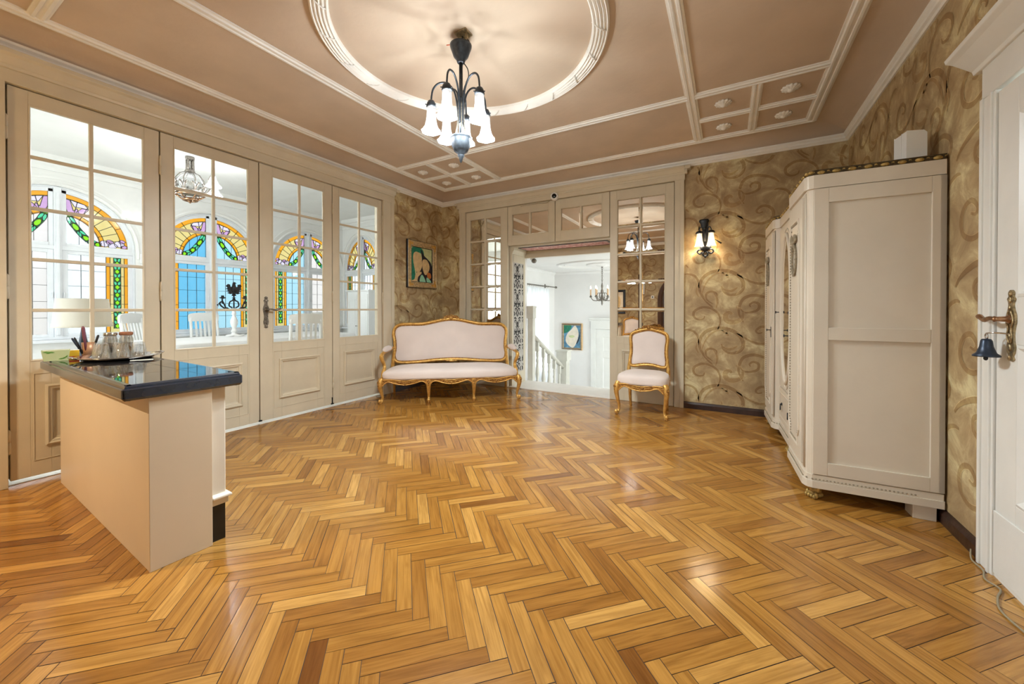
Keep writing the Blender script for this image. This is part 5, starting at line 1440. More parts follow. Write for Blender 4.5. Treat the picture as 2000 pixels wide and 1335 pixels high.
def crest(root, x, yf, z, s):
    g = G()
    def Y(zz): return yf(zz)
    g.ell((x, Y(z) - 0.018, z), (0.032 * s, 0.018, 0.028 * s), 12, 8)
    for sd in (-1, 1):
        for (a, b, c, r) in ((0.04, 0.012, 0.4, 0.020), (0.075, -0.004, 0.2, 0.017), (0.11, -0.016, 0.1, 0.014), (0.15, -0.024, 0.0, 0.012), (0.19, -0.034, 0, 0.010)):
            g.ell((x + sd * a * s, Y(z) - 0.02, z + b * s), (r * 1.5 * s, 0.012, r * 0.8 * s), 10, 6)
        g.tube(smooth([(x + sd * 0.02 * s, Y(z) - 0.03, z + 0.02 * s), (x + sd * 0.06 * s, Y(z) - 0.034, z + 0.026 * s), (x + sd * 0.09 * s, Y(z) - 0.03, z + 0.004 * s), (x + sd * 0.06 * s, Y(z) - 0.03, z - 0.008 * s)], 5), 0.006 * s, 6)
    for k in range(-2, 3):
        g.ell((x + k * 0.014 * s, Y(z) - 0.012, z + (0.030 - abs(k) * 0.005) * s), (0.007 * s, 0.012, 0.018 * s), 8, 6)
    g.obj('crest_carving', 'golddark', root)
def back(root, half, y0, rec, zref, pad_in=0.038, fr=0.027, bulge=0.028):
    full = [(a, b) for a, b in half] + [(-a, b) for a, b in half[::-1] if a > 1e-4]
    C = smooth([(a, b, 0) for a, b in full], 6, closed=True)
    def yy(z): return y0 + rec * (z - zref)
    pts = [(p.x, yy(p.y), p.y) for p in C]
    g = G(); g.tube(pts, fr, 12, closed=True, flat=0.85)
    o = g.obj('back_frame', 'gold', root)
    n = len(C); inn = []
    cz = sum(p.y for p in C) / n
    for i in range(n):
        a, b = C[i - 1], C[(i + 1) % n]; t = (b - a).normalized(); nn = Vector((-t.y, t.x, 0))
        if nn.dot(Vector((0, cz, 0)) - C[i]) < 0: nn = -nn
        inn.append(C[i] + nn * (fr * 0.6))
    g = G(); g.tube([(p.x, yy(p.y) - 0.018, p.y) for p in [C[i] + (inn[i] - C[i]) * 1.3 for i in range(n)]], 0.006, 6, closed=True); g.obj('frame_beading', 'golddark', o)
    g = G()
    ol = [(p.x, yy(p.y) - 0.008, p.y) for p in inn]
    g.dome(ol, bulge, axis=1, sign=-1)
    ol2 = [(p.x, yy(p.y) + 0.006, p.y) for p in inn]
    g.dome(ol2, 0.008, axis=1, sign=1, rings=3)
    g.obj('backrest', 'fabric', root)
    return yy
def sup(hx0, hx1, y0, y1, p=5.0):
    def fn(a):
        c, s_ = math.cos(a), math.sin(a)
        x = abs(c) ** (2 / p) * (1 if c >= 0 else -1); y = abs(s_) ** (2 / p) * (1 if s_ >= 0 else -1)
        yy = (y0 + y1) / 2 + y * (y1 - y0) / 2
        hx = hx0 + (hx1 - hx0) * (yy - y0) / (y1 - y0)
        bow = -0.018 * (1 - x * x) if y < 0 else 0
        return (x * hx, yy + bow * abs(y))
    return fn
# ---- sofa
sofa = thing('sofa', 'carved gilt sofa with pale mauve upholstery in the far left corner', 'sofa', (-3.1375, 3.967, 0), 38.5)
g = G(); g.seat(sup(0.895, 0.835, -0.035, 0.56, 7), 0.30, 0.385, 0.445, 72); g.obj('seat', 'fabric', sofa)
xs = [-0.873, -0.290, 0.292, 0.877]
for i, x in enumerate(xs):
    dx, dy = ((-0.6, -0.8), (0, -1), (0, -1), (0.6, -0.8))[i]
    cab_leg(sofa, x, 0.0, 0.30, dx, dy, 1.0)
for x, d_ in ((-0.80, -0.5), (0.80, 0.5)):
    g = G(); g.tube(smooth([(x, 0.565, 0.32), (x, 0.57, 0.2), (x, 0.585, 0.1), (x, 0.61, 0.0)], 5), lerp_list([0.026, 0.022, 0.018, 0.016], 16), 10); g.obj('leg', 'gold', sofa)
for i in range(3):
    g = G(); bt, tp, m = rail(g, xs[i] + 0.012, xs[i + 1] - 0.012, -0.035, 0.302)
    o = g.obj('front_rail', 'golddark', sofa, bevel=0.006)
    rail_beads(o, bt, tp, m, -0.035, 0.302, 0.075)
for sd in (-1, 1):
    g = G()
    g.prism([(0.0, 0.232), (0.1, 0.262), (0.3, 0.25), (0.5, 0.262), (0.57, 0.24), (0.57, 0.305), (0.0, 0.305)], sd * 0.855 - 0.017, sd * 0.855 + 0.017, axes=(1, 2, 0)); g.obj('side_rail', 'gold', sofa, bevel=0.006)
g = G(); g.box(-0.80, 0.80, 0.55, 0.575, 0.25, 0.31); g.obj('back_rail', 'gold', sofa, bevel=0.004)
half = [(0, 0.478), (0.22, 0.470), (0.45, 0.450), (0.66, 0.444), (0.765, 0.462), (0.800, 0.54), (0.788, 0.64), (0.792, 0.74), (0.808, 0.84), (0.795, 0.92), (0.735, 0.972), (0.62, 0.984), (0.42, 0.986), (0.26, 1.015), (0.12, 1.045), (0, 1.055)]
yy = back(sofa, half, 0.545, 0.13, 0.44, bulge=0.035, fr=0.026)
crest(sofa, 0, yy, 1.072, 1.15)
for sd in (-1, 1):
    g = G()
    g.tube(smooth([(sd * 0.792, 0.54, 0.60), (sd * 0.805, 0.545, 0.48), (sd * 0.815, 0.555, 0.38), (sd * 0.80, 0.56, 0.29)], 5), lerp_list([0.020, 0.024, 0.028, 0.026], 16), 10)
    g.obj('back_post', 'gold', sofa)
g = G()
g.ell((0, 0.515, 0.462), (0.05, 0.012, 0.018), 12, 6); g.ell((0.06, 0.517, 0.462), (0.025, 0.01, 0.011), 10, 6); g.ell((-0.06, 0.517, 0.462), (0.025, 0.01, 0.011), 10, 6)
g.obj('lower_carving', 'gold', sofa)
for sd in (-1, 1):
    g = G()
    A = smooth([(sd * 0.80, 0.555, 0.655), (sd * 0.835, 0.44, 0.640), (sd * 0.868, 0.28, 0.628), (sd * 0.885, 0.16, 0.615), (sd * 0.895, 0.115, 0.585), (sd * 0.885, 0.12, 0.535), (sd * 0.868, 0.15, 0.48), (sd * 0.862, 0.15, 0.43), (sd * 0.872, 0.11, 0.37), (sd * 0.875, 0.09, 0.30)], 6)
    g.tube(A, lerp_list([0.018, 0.019, 0.020, 0.022, 0.026, 0.024, 0.020, 0.022, 0.026, 0.028], len(A)), 12)
    o = g.obj('arm', 'gold', sofa)
    g = G(); Bp = smooth([(sd * 0.825, 0.47, 0.662), (sd * 0.848, 0.38, 0.664), (sd * 0.866, 0.28, 0.658), (sd * 0.880, 0.19, 0.645)], 6)
    g.tube(Bp, lerp_list([0.016, 0.036, 0.040, 0.036, 0.018], len(Bp)), 12); g.obj('arm_pad', 'fabric', o)
# ---- side chair
def side_chair(loc, rz, label):
    c = thing('side_chair', label, 'chair', loc, rz)
    g = G(); g.seat(sup(0.293, 0.245, -0.035, 0.45, 4.2), 0.355, 0.435, 0.485, 56); g.obj('seat', 'fabric', c)
    for sd in (-1, 1):
        cab_leg(c, sd * 0.252, 0.0, 0.36, sd * 0.6, -0.8, 0.92)
        g = G(); g.tube(smooth([(sd * 0.218, 0.43, 0.37), (sd * 0.216, 0.435, 0.25), (sd * 0.214, 0.445, 0.12), (sd * 0.212, 0.47, 0.0)], 5), lerp_list([0.024, 0.021, 0.017, 0.015], 16), 10); g.obj('leg', 'gold', c)
    g = G(); bt, tp, m = rail(g, -0.240, 0.240, -0.035, 0.358, 0.070); o = g.obj('front_rail', 'golddark', c, bevel=0.006)
    rail_beads(o, bt, tp, m, -0.035, 0.358, 0.07)
    for sd in (-1, 1):
        g = G(); g.prism([(0.0, 0.29), (0.1, 0.32), (0.34, 0.318), (0.44, 0.30), (0.44, 0.362), (0.0, 0.362)], sd * 0.236 - 0.015, sd * 0.236 + 0.015, axes=(1, 2, 0)); g.obj('side_rail', 'gold', c, bevel=0.006)
    g = G(); g.box(-0.21, 0.21, 0.42, 0.445, 0.31, 0.365); g.obj('back_rail', 'gold', c, bevel=0.004)
    hf = [(0, 0.527), (0.08, 0.520), (0.16, 0.504), (0.205, 0.515), (0.217, 0.57), (0.206, 0.66), (0.208, 0.75), (0.216, 0.83), (0.203, 0.89), (0.155, 0.920), (0.08, 0.942), (0, 0.955)]
    yy = back(c, hf, 0.43, 0.13, 0.5, bulge=0.026, fr=0.022)
    crest(c, 0, yy, 0.972, 0.82)
    for sd in (-1, 1):
        g = G(); g.tube(smooth([(sd * 0.214, 0.432, 0.58), (sd * 0.226, 0.432, 0.50), (sd * 0.226, 0.43, 0.44), (sd * 0.218, 0.43, 0.36)], 5), lerp_list([0.016, 0.020, 0.024, 0.024], 16), 10); g.obj('back_post', 'gold', c)
    return c
ch = side_chair((-0.84, 4.417, 0), 0, 'carved gilt side chair with pale mauve seat before the mirrored leaf')
dup(ch, (-2.30, -0.12, 0), 180, 'gilt chair seen only as a reflection in the right mirror panes')

# ================================================================ wardrobe
wd = thing('wardrobe', 'large ivory breakfront wardrobe with bronze egg-and-dart crest along the right wall', 'wardrobe', (0.704, 3.963, 0), -87.5)
def plan(o, yb=0.31):
    return [(0.93 + o, yb), (0.93 + o, -0.283), (0.918 + o * 0.8, -0.303 - o * 0.6), (0.898, -0.31 - o), (0.405, -0.31 - o), (0.375 - o * 0.6, -0.30 - o * 0.6), (0.36 - o, -0.26 - o),
            (-0.36 + o, -0.26 - o), (-0.375 + o * 0.6, -0.30 - o * 0.6), (-0.405, -0.31 - o), (-0.898, -0.31 - o), (-0.918 - o * 0.8, -0.303 - o * 0.6), (-0.93 - o, -0.283), (-0.93 - o, yb)]
XYZ = (0, 1, 2)
g = G(); g.prism(plan(0.0)[::-1], 0.16, 1.95, axes=XYZ); g.obj('body', 'ward', wd, bevel=0.002)
g = G(); g.prism(plan(0.018)[::-1], 0.085, 0.128, axes=XYZ); g.prism(plan(0.010)[::-1], 0.128, 0.165, axes=XYZ)
g.obj('plinth', 'ward', wd, bevel=0.005)
g = G()
P = [Vector((a, b, 0.140)) for a, b in plan(0.012)][1:-1]
P = [Vector((0.942, 0.19, 0.140))] + P
tot = 0
for i in range(len(P) - 1):
    d = P[i + 1] - P[i]; k = max(1, int(d.length / 0.018))
    for j in range(k):
        q = P[i] + d * (j / k); g.ell((q.x, q.y, q.z), (0.0055, 0.0055, 0.0045), 6, 4)
g.obj('bead_moulding', 'wardline', wd)
g = G(); g.prism(plan(0.014)[::-1], 1.948, 2.03, axes=XYZ); g.obj('cornice', 'ward', wd, bevel=0.006)
g = G(); g.prism(plan(0.002)[::-1], 2.03, 2.058, axes=XYZ); g.prism(plan(0.008)[::-1], 2.056, 2.063, axes=XYZ)
crest_band = g.obj('crest_band', 'bronzedark', wd)
g = G()
P = [Vector((a, b, 2.044)) for a, b in plan(0.004)]
for i in range(len(P) - 1):
    d = P[i + 1] - P[i]; k = max(1, round(d.length / 0.078)); u = d.normalized()
    nn = Vector((u.y, -u.x, 0))
    for j in range(k):
        q = P[i] + d * ((j + 0.5) / k)
        w = d.length / k
        if w < 0.03: g.ell((q.x, q.y, q.z + 0.006), (0.016, 0.016, 0.012), 8, 5); continue
        T = Matrix.Translation(q) @ Matrix(((u.x, nn.x, 0, 0), (u.y, nn.y, 0, 0), (0, 0, 1, 0), (0, 0, 0, 1)))
        g.ell((0, -0.004, 0.0), (w * 0.28, 0.013, 0.0115), 10, 6, T=T)
        g.tube(smooth([(-w * 0.5, 0.004, 0.014), (-w * 0.34, 0.010, -0.002), (0, 0.013, -0.010), (w * 0.34, 0.010, -0.002), (w * 0.5, 0.004, 0.014)], 3), 0.0058, 6, T=T)
g.obj('egg_and_dart_crest', 'bronze', wd)
# framed near end
def end_frame(sd):
    g = G(); x0, x1 = (0.93, 0.944) if sd > 0 else (-0.944, -0.93)
    for a, b, c, d_ in ((-0.281, -0.207, 0.17, 1.945), (0.282, 0.31, 0.17, 1.945)): g.box(x0, x1, a, b, c, d_)
    g.box(x0, x1, 0.25, 0.31, 0.17, 1.945)
    for c, d_ in ((0.17, 0.25), (1.008, 1.085), (1.855, 1.945)): g.box(x0, x1, -0.207, 0.25, c, d_)
    o = g.obj('end_frame', 'ward', wd, bevel=0.0025)
end_frame(1); end_frame(-1)
def sec_door(x0, x1, yf, sd):
    w = x1 - x0
    g = G(); g.box(x0, x1, yf - 0.016, yf, 0.20, 1.915); o = g.obj('door', 'ward', wd, bevel=0.003)
    # notched moulding with bead line
    m0, m1, q0, q1 = x0 + 0.055, x1 - 0.055, 0.29, 1.80
    nt = 0.035
    path = [(m0 + nt, q0), (m1 - nt, q0), (m1 - nt, q0 + 0.06), (m1, q0 + 0.11), (m1, q1 - 0.11), (m1 - nt, q1 - 0.06), (m1 - nt, q1), (m0 + nt, q1), (m0 + nt, q1 - 0.06), (m0, q1 - 0.11), (m0, q0 + 0.11), (m0 + nt, q0 + 0.06)]
    g = G(); g.mold([(a, yf - 0.016, b) for a, b in path], [(-0.006, 0), (-0.006, 0.007), (0.0, 0.010), (0.008, 0.007), (0.010, 0)], N=(0, -1, 0)); g.obj('door_moulding', 'ward', o)
    g = G()
    ip = [Vector((a * 1, yf - 0.018, b)) for a, b in path]; c = Vector(((m0 + m1) / 2, yf - 0.018, (q0 + q1) / 2))
    for i in range(len(ip)):
        a, b = ip[i], ip[(i + 1) % len(ip)]
        a = a + Vector(((0.016 if a.x < c.x else -0.016), 0, (0.016 if a.z < c.z else -0.016))); b = b + Vector(((0.016 if b.x < c.x else -0.016), 0, (0.016 if b.z < c.z else -0.016)))
        d = b - a; k = max(1, int(d.length / 0.020))
        for j in range(k): q = a + d * (j / k); g.ell((q.x, q.y, q.z), (0.0065, 0.005, 0.0065), 6, 4)
    g.obj('bead_line', 'wardline', o)
    g = G(); cx, cz = (x0 + x1) / 2, 1.56
    g.tube([(cx + 0.062 * math.cos(2 * PI * i / 28), yf - 0.022, cz - 0.02 + 0.105 * math.sin(2 * PI * i / 28)) for i in range(28)], 0.008, 8, closed=True)
    for i in range(18):
        a = 2 * PI * i / 18; g.ell((cx + 0.062 * math.cos(a), yf - 0.026, cz - 0.02 + 0.105 * math.sin(a)), (0.008, 0.006, 0.011), 7, 5)
    for s_ in (-1, 1):
        g.tube(smooth([(cx, yf - 0.026, cz + 0.10), (cx + s_ * 0.05, yf - 0.028, cz + 0.145), (cx + s_ * 0.07, yf - 0.026, cz + 0.11), (cx + s_ * 0.02, yf - 0.026, cz + 0.095)], 5), 0.009, 7)
        g.tube(smooth([(cx, yf - 0.026, cz + 0.095), (cx + s_ * 0.04, yf - 0.028, cz + 0.07), (cx + s_ * 0.055, yf - 0.024, cz + 0.03)], 5), 0.007, 6)
    g.ell((cx, yf - 0.03, cz + 0.10), (0.018, 0.012, 0.018)); g.obj('wreath', 'wardline', o)
    g = G(); kx = x0 + 0.03 if sd > 0 else x1 - 0.03
    g.box(kx - 0.008, kx + 0.008, yf - 0.02, yf - 0.015, 0.93, 1.03); g.tube([(kx, yf - 0.016, 1.0), (kx, yf - 0.05, 1.0)], 0.004, 6); g.tube([(kx + 0.014 * math.cos(q * PI / 4), yf - 0.05, 1.0 + 0.01 * math.sin(q * PI / 4)) for q in range(8)], 0.003, 5, closed=True)
    g.obj('key', 'gun', o)
sec_door(0.425, 0.858, -0.31, 1); sec_door(-0.858, -0.425, -0.31, -1)
g = G()
for x, y in ((0.885, -0.312), (-0.885, -0.312), (0.392, -0.311), (-0.392, -0.311)):
    for k in (-1, 0, 1): g.tube([(x + 0.0105 * k * (1 if abs(x) > 0.5 else 0.8), y, 0.19), (x + 0.0105 * k * (1 if abs(x) > 0.5 else 0.8), y, 1.93)], 0.0048, 6)
g.obj('reeded_corners', 'ward', wd)
# centre: oval mirror door and drawer
g = G(); g.box(-0.335, 0.335, -0.276, -0.26, 0.505, 1.915); o = g.obj('door', 'ward', wd, bevel=0.003)
def oval(rx, rz, y, n=48): return [(rx * math.cos(2 * PI * i / n), y, 1.20 + rz * math.sin(2 * PI * i / n)) for i in range(n)]
g = G(); g.mold(oval(0.235, 0.63, -0.276), [(-0.012, 0), (-0.010, 0.014), (0.0, 0.018), (0.016, 0.010), (0.022, 0.0)], N=(0, -1, 0), sm=True); g.mold(oval(0.275, 0.675, -0.276), [(-0.006, 0), (0, 0.007), (0.006, 0)], N=(0, -1, 0), sm=True); g.obj('mirror_rim', 'ward', o)
g = G(); g.add(oval(0.222, 0.615, -0.279), [tuple(range(48))]); g.obj('oval_mirror', 'mirror', o)
for kx in (0.305, -0.305):
    g = G(); g.box(kx - 0.008, kx + 0.008, -0.281, -0.275, 1.10, 1.20); g.tube([(kx, -0.276, 1.17), (kx, -0.31, 1.17)], 0.004, 6); g.tube([(kx + 0.014 * math.cos(q * PI / 4), -0.31, 1.17 + 0.01 * math.sin(q * PI / 4)) for q in range(8)], 0.003, 5, closed=True); g.obj('key', 'gun', o)
g = G(); g.box(-0.335, 0.335, -0.278, -0.26, 0.20, 0.49); g.mold(rect(-0.30, 0.30, 0.235, 0.455, -0.278), [(0, 0), (0, 0.006), (0.012, 0.004), (0.012, 0)], N=(0, -1, 0)); o = g.obj('drawer', 'ward', wd, bevel=0.003)
for kx in (-0.17, 0.17):
    g = G(); g.ell((kx, -0.282, 0.36), (0.014, 0.006, 0.014), 10, 6); g.tube([(kx + 0.026 * math.cos(q * PI / 6), -0.292 - 0.004 * math.cos(q * PI / 6), 0.335 + 0.026 * math.sin(q * PI / 6)) for q in range(12)], 0.0045, 6, closed=True); g.obj('ring_pull', 'gun', o)
def paw(x, y, dx, dy):
    g = G()
    g.tube(smooth([(x, y, 0.10), (x + dx * 0.008, y + dy * 0.008, 0.075), (x + dx * 0.012, y + dy * 0.012, 0.04)], 4), lerp_list([0.042, 0.036, 0.032], 9), 12)
    for k in (-1.5, -0.5, 0.5, 1.5):
        px, py = -dy * k * 0.018, dx * k * 0.018
        g.ell((x + px + dx * 0.034, y + py + dy * 0.034, 0.024), (0.014, 0.014, 0.022), 8, 6); g.ell((x + px + dx * 0.048, y + py + dy * 0.048, 0.014), (0.010, 0.010, 0.013), 8, 6)
        g.ell((x + px * 1.1 + dx * 0.022, y + py * 1.1 + dy * 0.022, 0.062), (0.012, 0.012, 0.022), 8, 6)
    g.ell((x, y, 0.02), (0.036, 0.036, 0.02), 12, 6)
    g.obj('paw_foot', 'bronze', wd)
paw(0.865, -0.245, 0.6, -0.8); paw(0.0, -0.22, 0, -1); paw(-0.865, -0.245, -0.6, -0.8)
for x in (0.875, -0.875):
    g = G(); g.box(x - 0.05, x + 0.05, 0.185, 0.285, 0, 0.086); g.obj('block_foot', 'ward', wd, bevel=0.003)
# white box on top
t = thing('router', 'white slanted plastic box standing on top of the wardrobe', 'device', (0.955, 3.20, 2.0635), -80)
g = G(); g.prism([(-0.05, 0.0), (0.045, 0.0), (0.045, 0.17), (0.03, 0.185), (-0.05, 0.19)], -0.06, 0.012, axes=(1, 2, 0)); g.obj('housing', 'plastic', t, bevel=0.010)
g = G(); g.prism([(-0.05, 0.0), (0.045, 0.0), (0.045, 0.17), (0.03, 0.185), (-0.05, 0.19)], 0.0145, 0.062, axes=(1, 2, 0)); g.obj('cover', 'plastic', t, bevel=0.006)

# ================================================================ counter in front of the glass doors
isl = thing('counter', 'cream counter cabinet with dark tiled top before the leftmost glass door', 'counter', (-2.29, 0.708, 0), -2.3)
g = G(); g.box(-1.73, -0.012, 0.0, 0.236, 0.0, 0.797); g.obj('body', 'panelw', isl, bevel=0.002)
g = G(); g.box(-0.0105, 0.004, -0.002, 0.24, 0.0, 0.797); g.obj('end_panel', 'panelw', isl, bevel=0.002)
g = G(); g.box(-1.70, -0.018, 0.236, 0.308, 0.235, 0.797); g.obj('post', 'panelw2', isl, bevel=0.006)
g = G(); g.box(-1.70, -0.006, 0.242, 0.315, 0.19, 0.225); g.mold([(-0.006, 0.24, 0.222), (-0.006, 0.315, 0.222), (-1.7, 0.315, 0.222)], [(-0.012, 0), (-0.012, 0.012), (0.0, 0.022), (0.02, 0.022), (0.02, 0)], closed=False); g.obj('base_moulding', 'panelw2', isl, bevel=0.004)
g = G(); g.box(-1.70, -0.022, 0.236, 0.306, 0.0, 0.19); g.obj('kickboard', 'black', isl, bevel=0.002)
tx0, tx1, ty0, ty1 = -1.70, 0.018, -0.092, 0.375
rc = [(tx0, ty0, 0)]
def rnd_rect(x0, x1, y0, y1, r=0.02):
    o = []
    for cx, cy, a0 in ((x1 - r, y1 - r, 0), (x0 + r, y1 - r, 90), (x0 + r, y0 + r, 180), (x1 - r, y0 + r, 270)):
        for i in range(5): a = R(a0 + 22.5 * i); o.append((cx + r * math.cos(a), cy + r * math.sin(a), 0))
    return o
g = G(); g.mold(rnd_rect(tx0, tx1, ty0, ty1, 0.012), [(0.03, 0.795), (0.010, 0.797), (0.0, 0.808), (0.0, 0.846), (0.006, 0.850), (0.010, 0.850), (0.012, 0.858), (0.020, 0.866), (0.034, 0.866), (0.034, 0.80)], sm=False)
top = g.obj('edge_moulding', 'slate', isl)
g = G(); g.box(tx0 + 0.03, tx1 - 0.03, ty0 + 0.03, ty1 - 0.03, 0.80, 0.8645, 1)
nx, ny = 5, 1
cols = [tx0 + 0.034 + (tx1 - tx0 - 0.068) * i / 5 for i in range(6)]; rows = [ty0 + 0.034, ty0 + 0.034 + 0.28, ty1 - 0.034]
for i in range(5):
    for j in range(2):
        g.box(cols[i] + 0.0012, cols[i + 1] - 0.0012, rows[j] + 0.0012, rows[j + 1] - 0.0012, 0.864, 0.8662, 0)
g.obj('tiled_top', ['tile', 'grout'], isl)
ZT = 0.8664
# --- things standing on the counter
t = thing('serving_tray', 'oval steel tray holding the tumblers on the dark counter', 'tray', (-3.575, 0.955, ZT), -2)
g = G(); g.lathe([(0.0, 0.004), (0.155, 0.004), (0.165, 0.008), (0.20, 0.022), (0.208, 0.024), (0.21, 0.021), (0.168, 0.003), (0.155, 0.0), (0.0, 0.0)], 48, T=Matrix.Scale(1.1, 4, (1, 0, 0))); g.obj('dish', 'silver', t)
for sd in (-1, 1):
    g = G(); g.tube(smooth([(-0.05, sd * 0.20, 0.022), (-0.03, sd * 0.222, 0.027), (0.03, sd * 0.222, 0.027), (0.05, sd * 0.20, 0.022)], 5), 0.006, 6); g.obj('handle', 'silver', t)
tum = None
for k, (x, y, lab) in enumerate([(-3.535, 0.865, 'front left one on the steel tray'), (-3.650, 0.885, 'one behind the front left tumbler'), (-3.525, 0.955, 'front middle one on the steel tray'), (-3.640, 0.978, 'one at the middle of the steel tray'), (-3.545, 1.045, 'front right one on the steel tray')]):
    if tum is None:
        g = G()
        fac = lambda a, z: 1 + 0.035 * math.cos(9 * a + z * 40)
        g.lathe([(0.042, 0.0), (0.042, 0.012), (0.038, 0.05), (0.031, 0.09), (0.028, 0.102), (0.022, 0.104), (0.0, 0.104)], 36, fr=fac, sm=False)
        g.lathe([(0.039, 0.0), (0.036, 0.04), (0.027, 0.085), (0.0, 0.088)], 24)
        tum = g.obj('tumbler', 'tumbler'); o = tum
    else:
        o = tum.copy(); COL.objects.link(o)
    o.location = (x, y, ZT + 0.0045); o.rotation_euler = (0, 0, k * 0.7)
    tag(o, 'upturned cut glass tumbler, ' + lab, 'glass', 'upturned tumblers on the tray')
t = thing('carton', 'sage green leaf-printed carton at the left end of the counter', 'box', (-3.80, 0.720, ZT), 78)
g = G(); g.add([(-0.052, -0.03, 0), (0.052, -0.03, 0), (0.052, 0.03, 0), (-0.052, 0.03, 0), (-0.062, -0.034, 0.068), (0.060, -0.034, 0.068), (0.060, 0.034, 0.068), (-0.062, 0.034, 0.068)], [(0, 1, 2, 3), (0, 4, 5, 1), (1, 5, 6, 2), (2, 6, 7, 3), (3, 7, 4, 0)], 0)
g.add([(-0.058, -0.031, 0.066), (0.056, -0.031, 0.066), (0.056, 0.031, 0.066), (-0.058, 0.031, 0.066)], [(0, 1, 2, 3)], 1)
for a, b, c in ((-0.03, 0.052, 0.4), (-0.042, 0.058, 0.1), (-0.018, 0.055, -0.3), (0.034, 0.016, 0.8), (0.022, 0.012, 0.3), (0.044, 0.024, 1.2)):
    L_ = lens((a - 0.014 * math.cos(c), b - 0.008 * math.sin(c)), (a + 0.014 * math.cos(c), b + 0.008 * math.sin(c)), 0.004)
    g.add([(p[0], -0.0312 - (p[1] * 0.06), p[1]) for p in L_], [tuple(range(len(L_)))], 2)
g.obj('box_body', ['boxgreen', 'paper', 'leafgreen'], t)
t = thing('tea_box', 'small yellow and red card box beside the sage green carton', 'box', (-3.82, 0.800, ZT), 78)
g = G(); g.box(-0.026, 0.026, -0.02, 0.02, 0, 0.058, 0); g.box(-0.0262, 0.0262, -0.0205, 0.0205, 0.008, 0.02, 1); g.box(-0.0255, 0.0255, -0.0195, 0.0195, 0.0575, 0.060, 2); g.obj('box_body', ['yellow', 'redprint', 'paper'], t)
t = thing('pen_cup', 'copper toned cup standing behind the tumblers', 'cup', (-3.895, 0.885, ZT))
g = G(); g.lathe([(0.0, 0.002), (0.029, 0.002), (0.031, 0.05), (0.033, 0.10), (0.031, 0.10), (0.029, 0.05), (0.026, 0.006), (0.0, 0.006)], 24); g.obj('cup_body', 'amberc', t)
for k, (dx, dy, h, m_, r, lab) in enumerate([(0.045, -0.035, 0.215, 'maroon', 0.009, 'maroon marker leaning out of the copper cup'), (-0.01, -0.075, 0.135, 'navy', 0.006, 'dark pen leaning furthest left out of the copper cup'), (0.02, -0.07, 0.14, 'gun', 0.005, 'grey steel spoon handle leaning left out of the cup'), (0.0, 0.05, 0.15, 'black', 0.007, 'black pen leaning right out of the copper cup'), (-0.045, -0.01, 0.20, 'navy', 0.006, 'upright dark pen at the back of the cup')]):
    g = G(); a = Vector((-3.895 + dx * 0.30, 0.885 + dy * 0.30, ZT + 0.012)); b = Vector((-3.895 + dx, 0.885 + dy, ZT + h))
    g.tube([a, a + (b - a) * 0.55, a + (b - a) * 0.6, b - (b - a) * 0.06, b], [r * 0.8, r * 0.8, r, r, r * 0.5], 8)
    tag(g.obj('pen', m_), lab, 'pen')
for k, (x, y, lab, lid) in enumerate([(-3.90, 0.995, 'glass storage jar with steel lid behind the tumblers', 'silver'), (-3.90, 1.080, 'glass storage jar with cork lid behind the tumblers', 'cork')]):
    t = thing('storage_jar', lab, 'jar', (x, y, ZT))
    g = G(); g.lathe([(0.0, 0.0), (0.036, 0.0), (0.04, 0.006), (0.04, 0.11), (0.034, 0.13), (0.034, 0.14)], 24); g.obj('jar_body', 'jarglass', t)
    g = G(); g.lathe([(0.0, 0.004), (0.034, 0.004), (0.036, 0.05), (0.036, 0.085), (0.0, 0.088)], 20); g.obj('contents', 'beans', t)
    g = G(); g.lathe([(0.035, 0.14), (0.038, 0.143), (0.038, 0.16), (0.03, 0.164), (0.0, 0.164)], 24); g.obj('lid', lid, t)
g = G(); g.box(-0.055, 0.055, -0.011, 0.011, 0, 0.003)
o = g.obj('paper_strip', 'paper', loc=(-3.34, 1.0, ZT)); o.rotation_euler = (0, 0, R(70)); tag(o, 'white paper strip lying on the counter before the tray', 'paper')

# ================================================================ ceiling chandelier
CX, CY = -1.60, 2.13
ch = thing('chandelier', 'dark pewter chandelier with six lit trumpet glass shades under the ceiling ring', 'chandelier', (CX, CY, ZC))
g = G(); g.lathe([(0.075, -0.07), (0.072, -0.085), (0.066, -0.10), (0.05, -0.145), (0.032, -0.165), (0.026, -0.185), (0.022, -0.19)], 28); g.obj('canopy', 'gun', ch)
g = G(); g.box(-0.02, 0.075, -0.05, 0.03, -0.012, -0.001); g.box(0.05, 0.062, -0.02, 0.0, -0.06, -0.005); g.obj('mounting_plate', 'brass', ch)
g = G(); g.tube([(0, 0, -0.19), (0, 0, -0.50), (0, 0, -0.78)], 0.013, 12); g.lathe([(0.013, -0.42), (0.022, -0.43), (0.02, -0.52), (0.013, -0.54)], 16); g.obj('stem', 'gun', ch)
g = G()
g.tube(smooth([(0.01, 0.0, -0.01), (0.03, -0.02, -0.04), (-0.02, -0.03, -0.05), (-0.05, -0.01, -0.06), (-0.03, 0.0, -0.08)], 5), 0.004, 6)
g.tube(smooth([(0.06, -0.01, -0.05), (0.07, 0.0, -0.07), (0.03, 0.01, -0.05), (0.0, 0.02, -0.075)], 5), 0.004, 6)
g.tube(smooth([(0.02, 0.0, -0.19), (0.05, 0.01, -0.24), (0.055, 0.01, -0.30), (0.03, 0.0, -0.36), (0.02, 0, -0.40)], 5), 0.0035, 6)
g.obj('wire', 'black', ch)
g = G(); g.box(-0.07, -0.045, -0.03, -0.02, -0.065, -0.05); g.tube([(-0.07, -0.025, -0.055), (-0.10, -0.03, -0.05)], 0.003, 5); g.obj('wire_connector', 'parcel', ch)
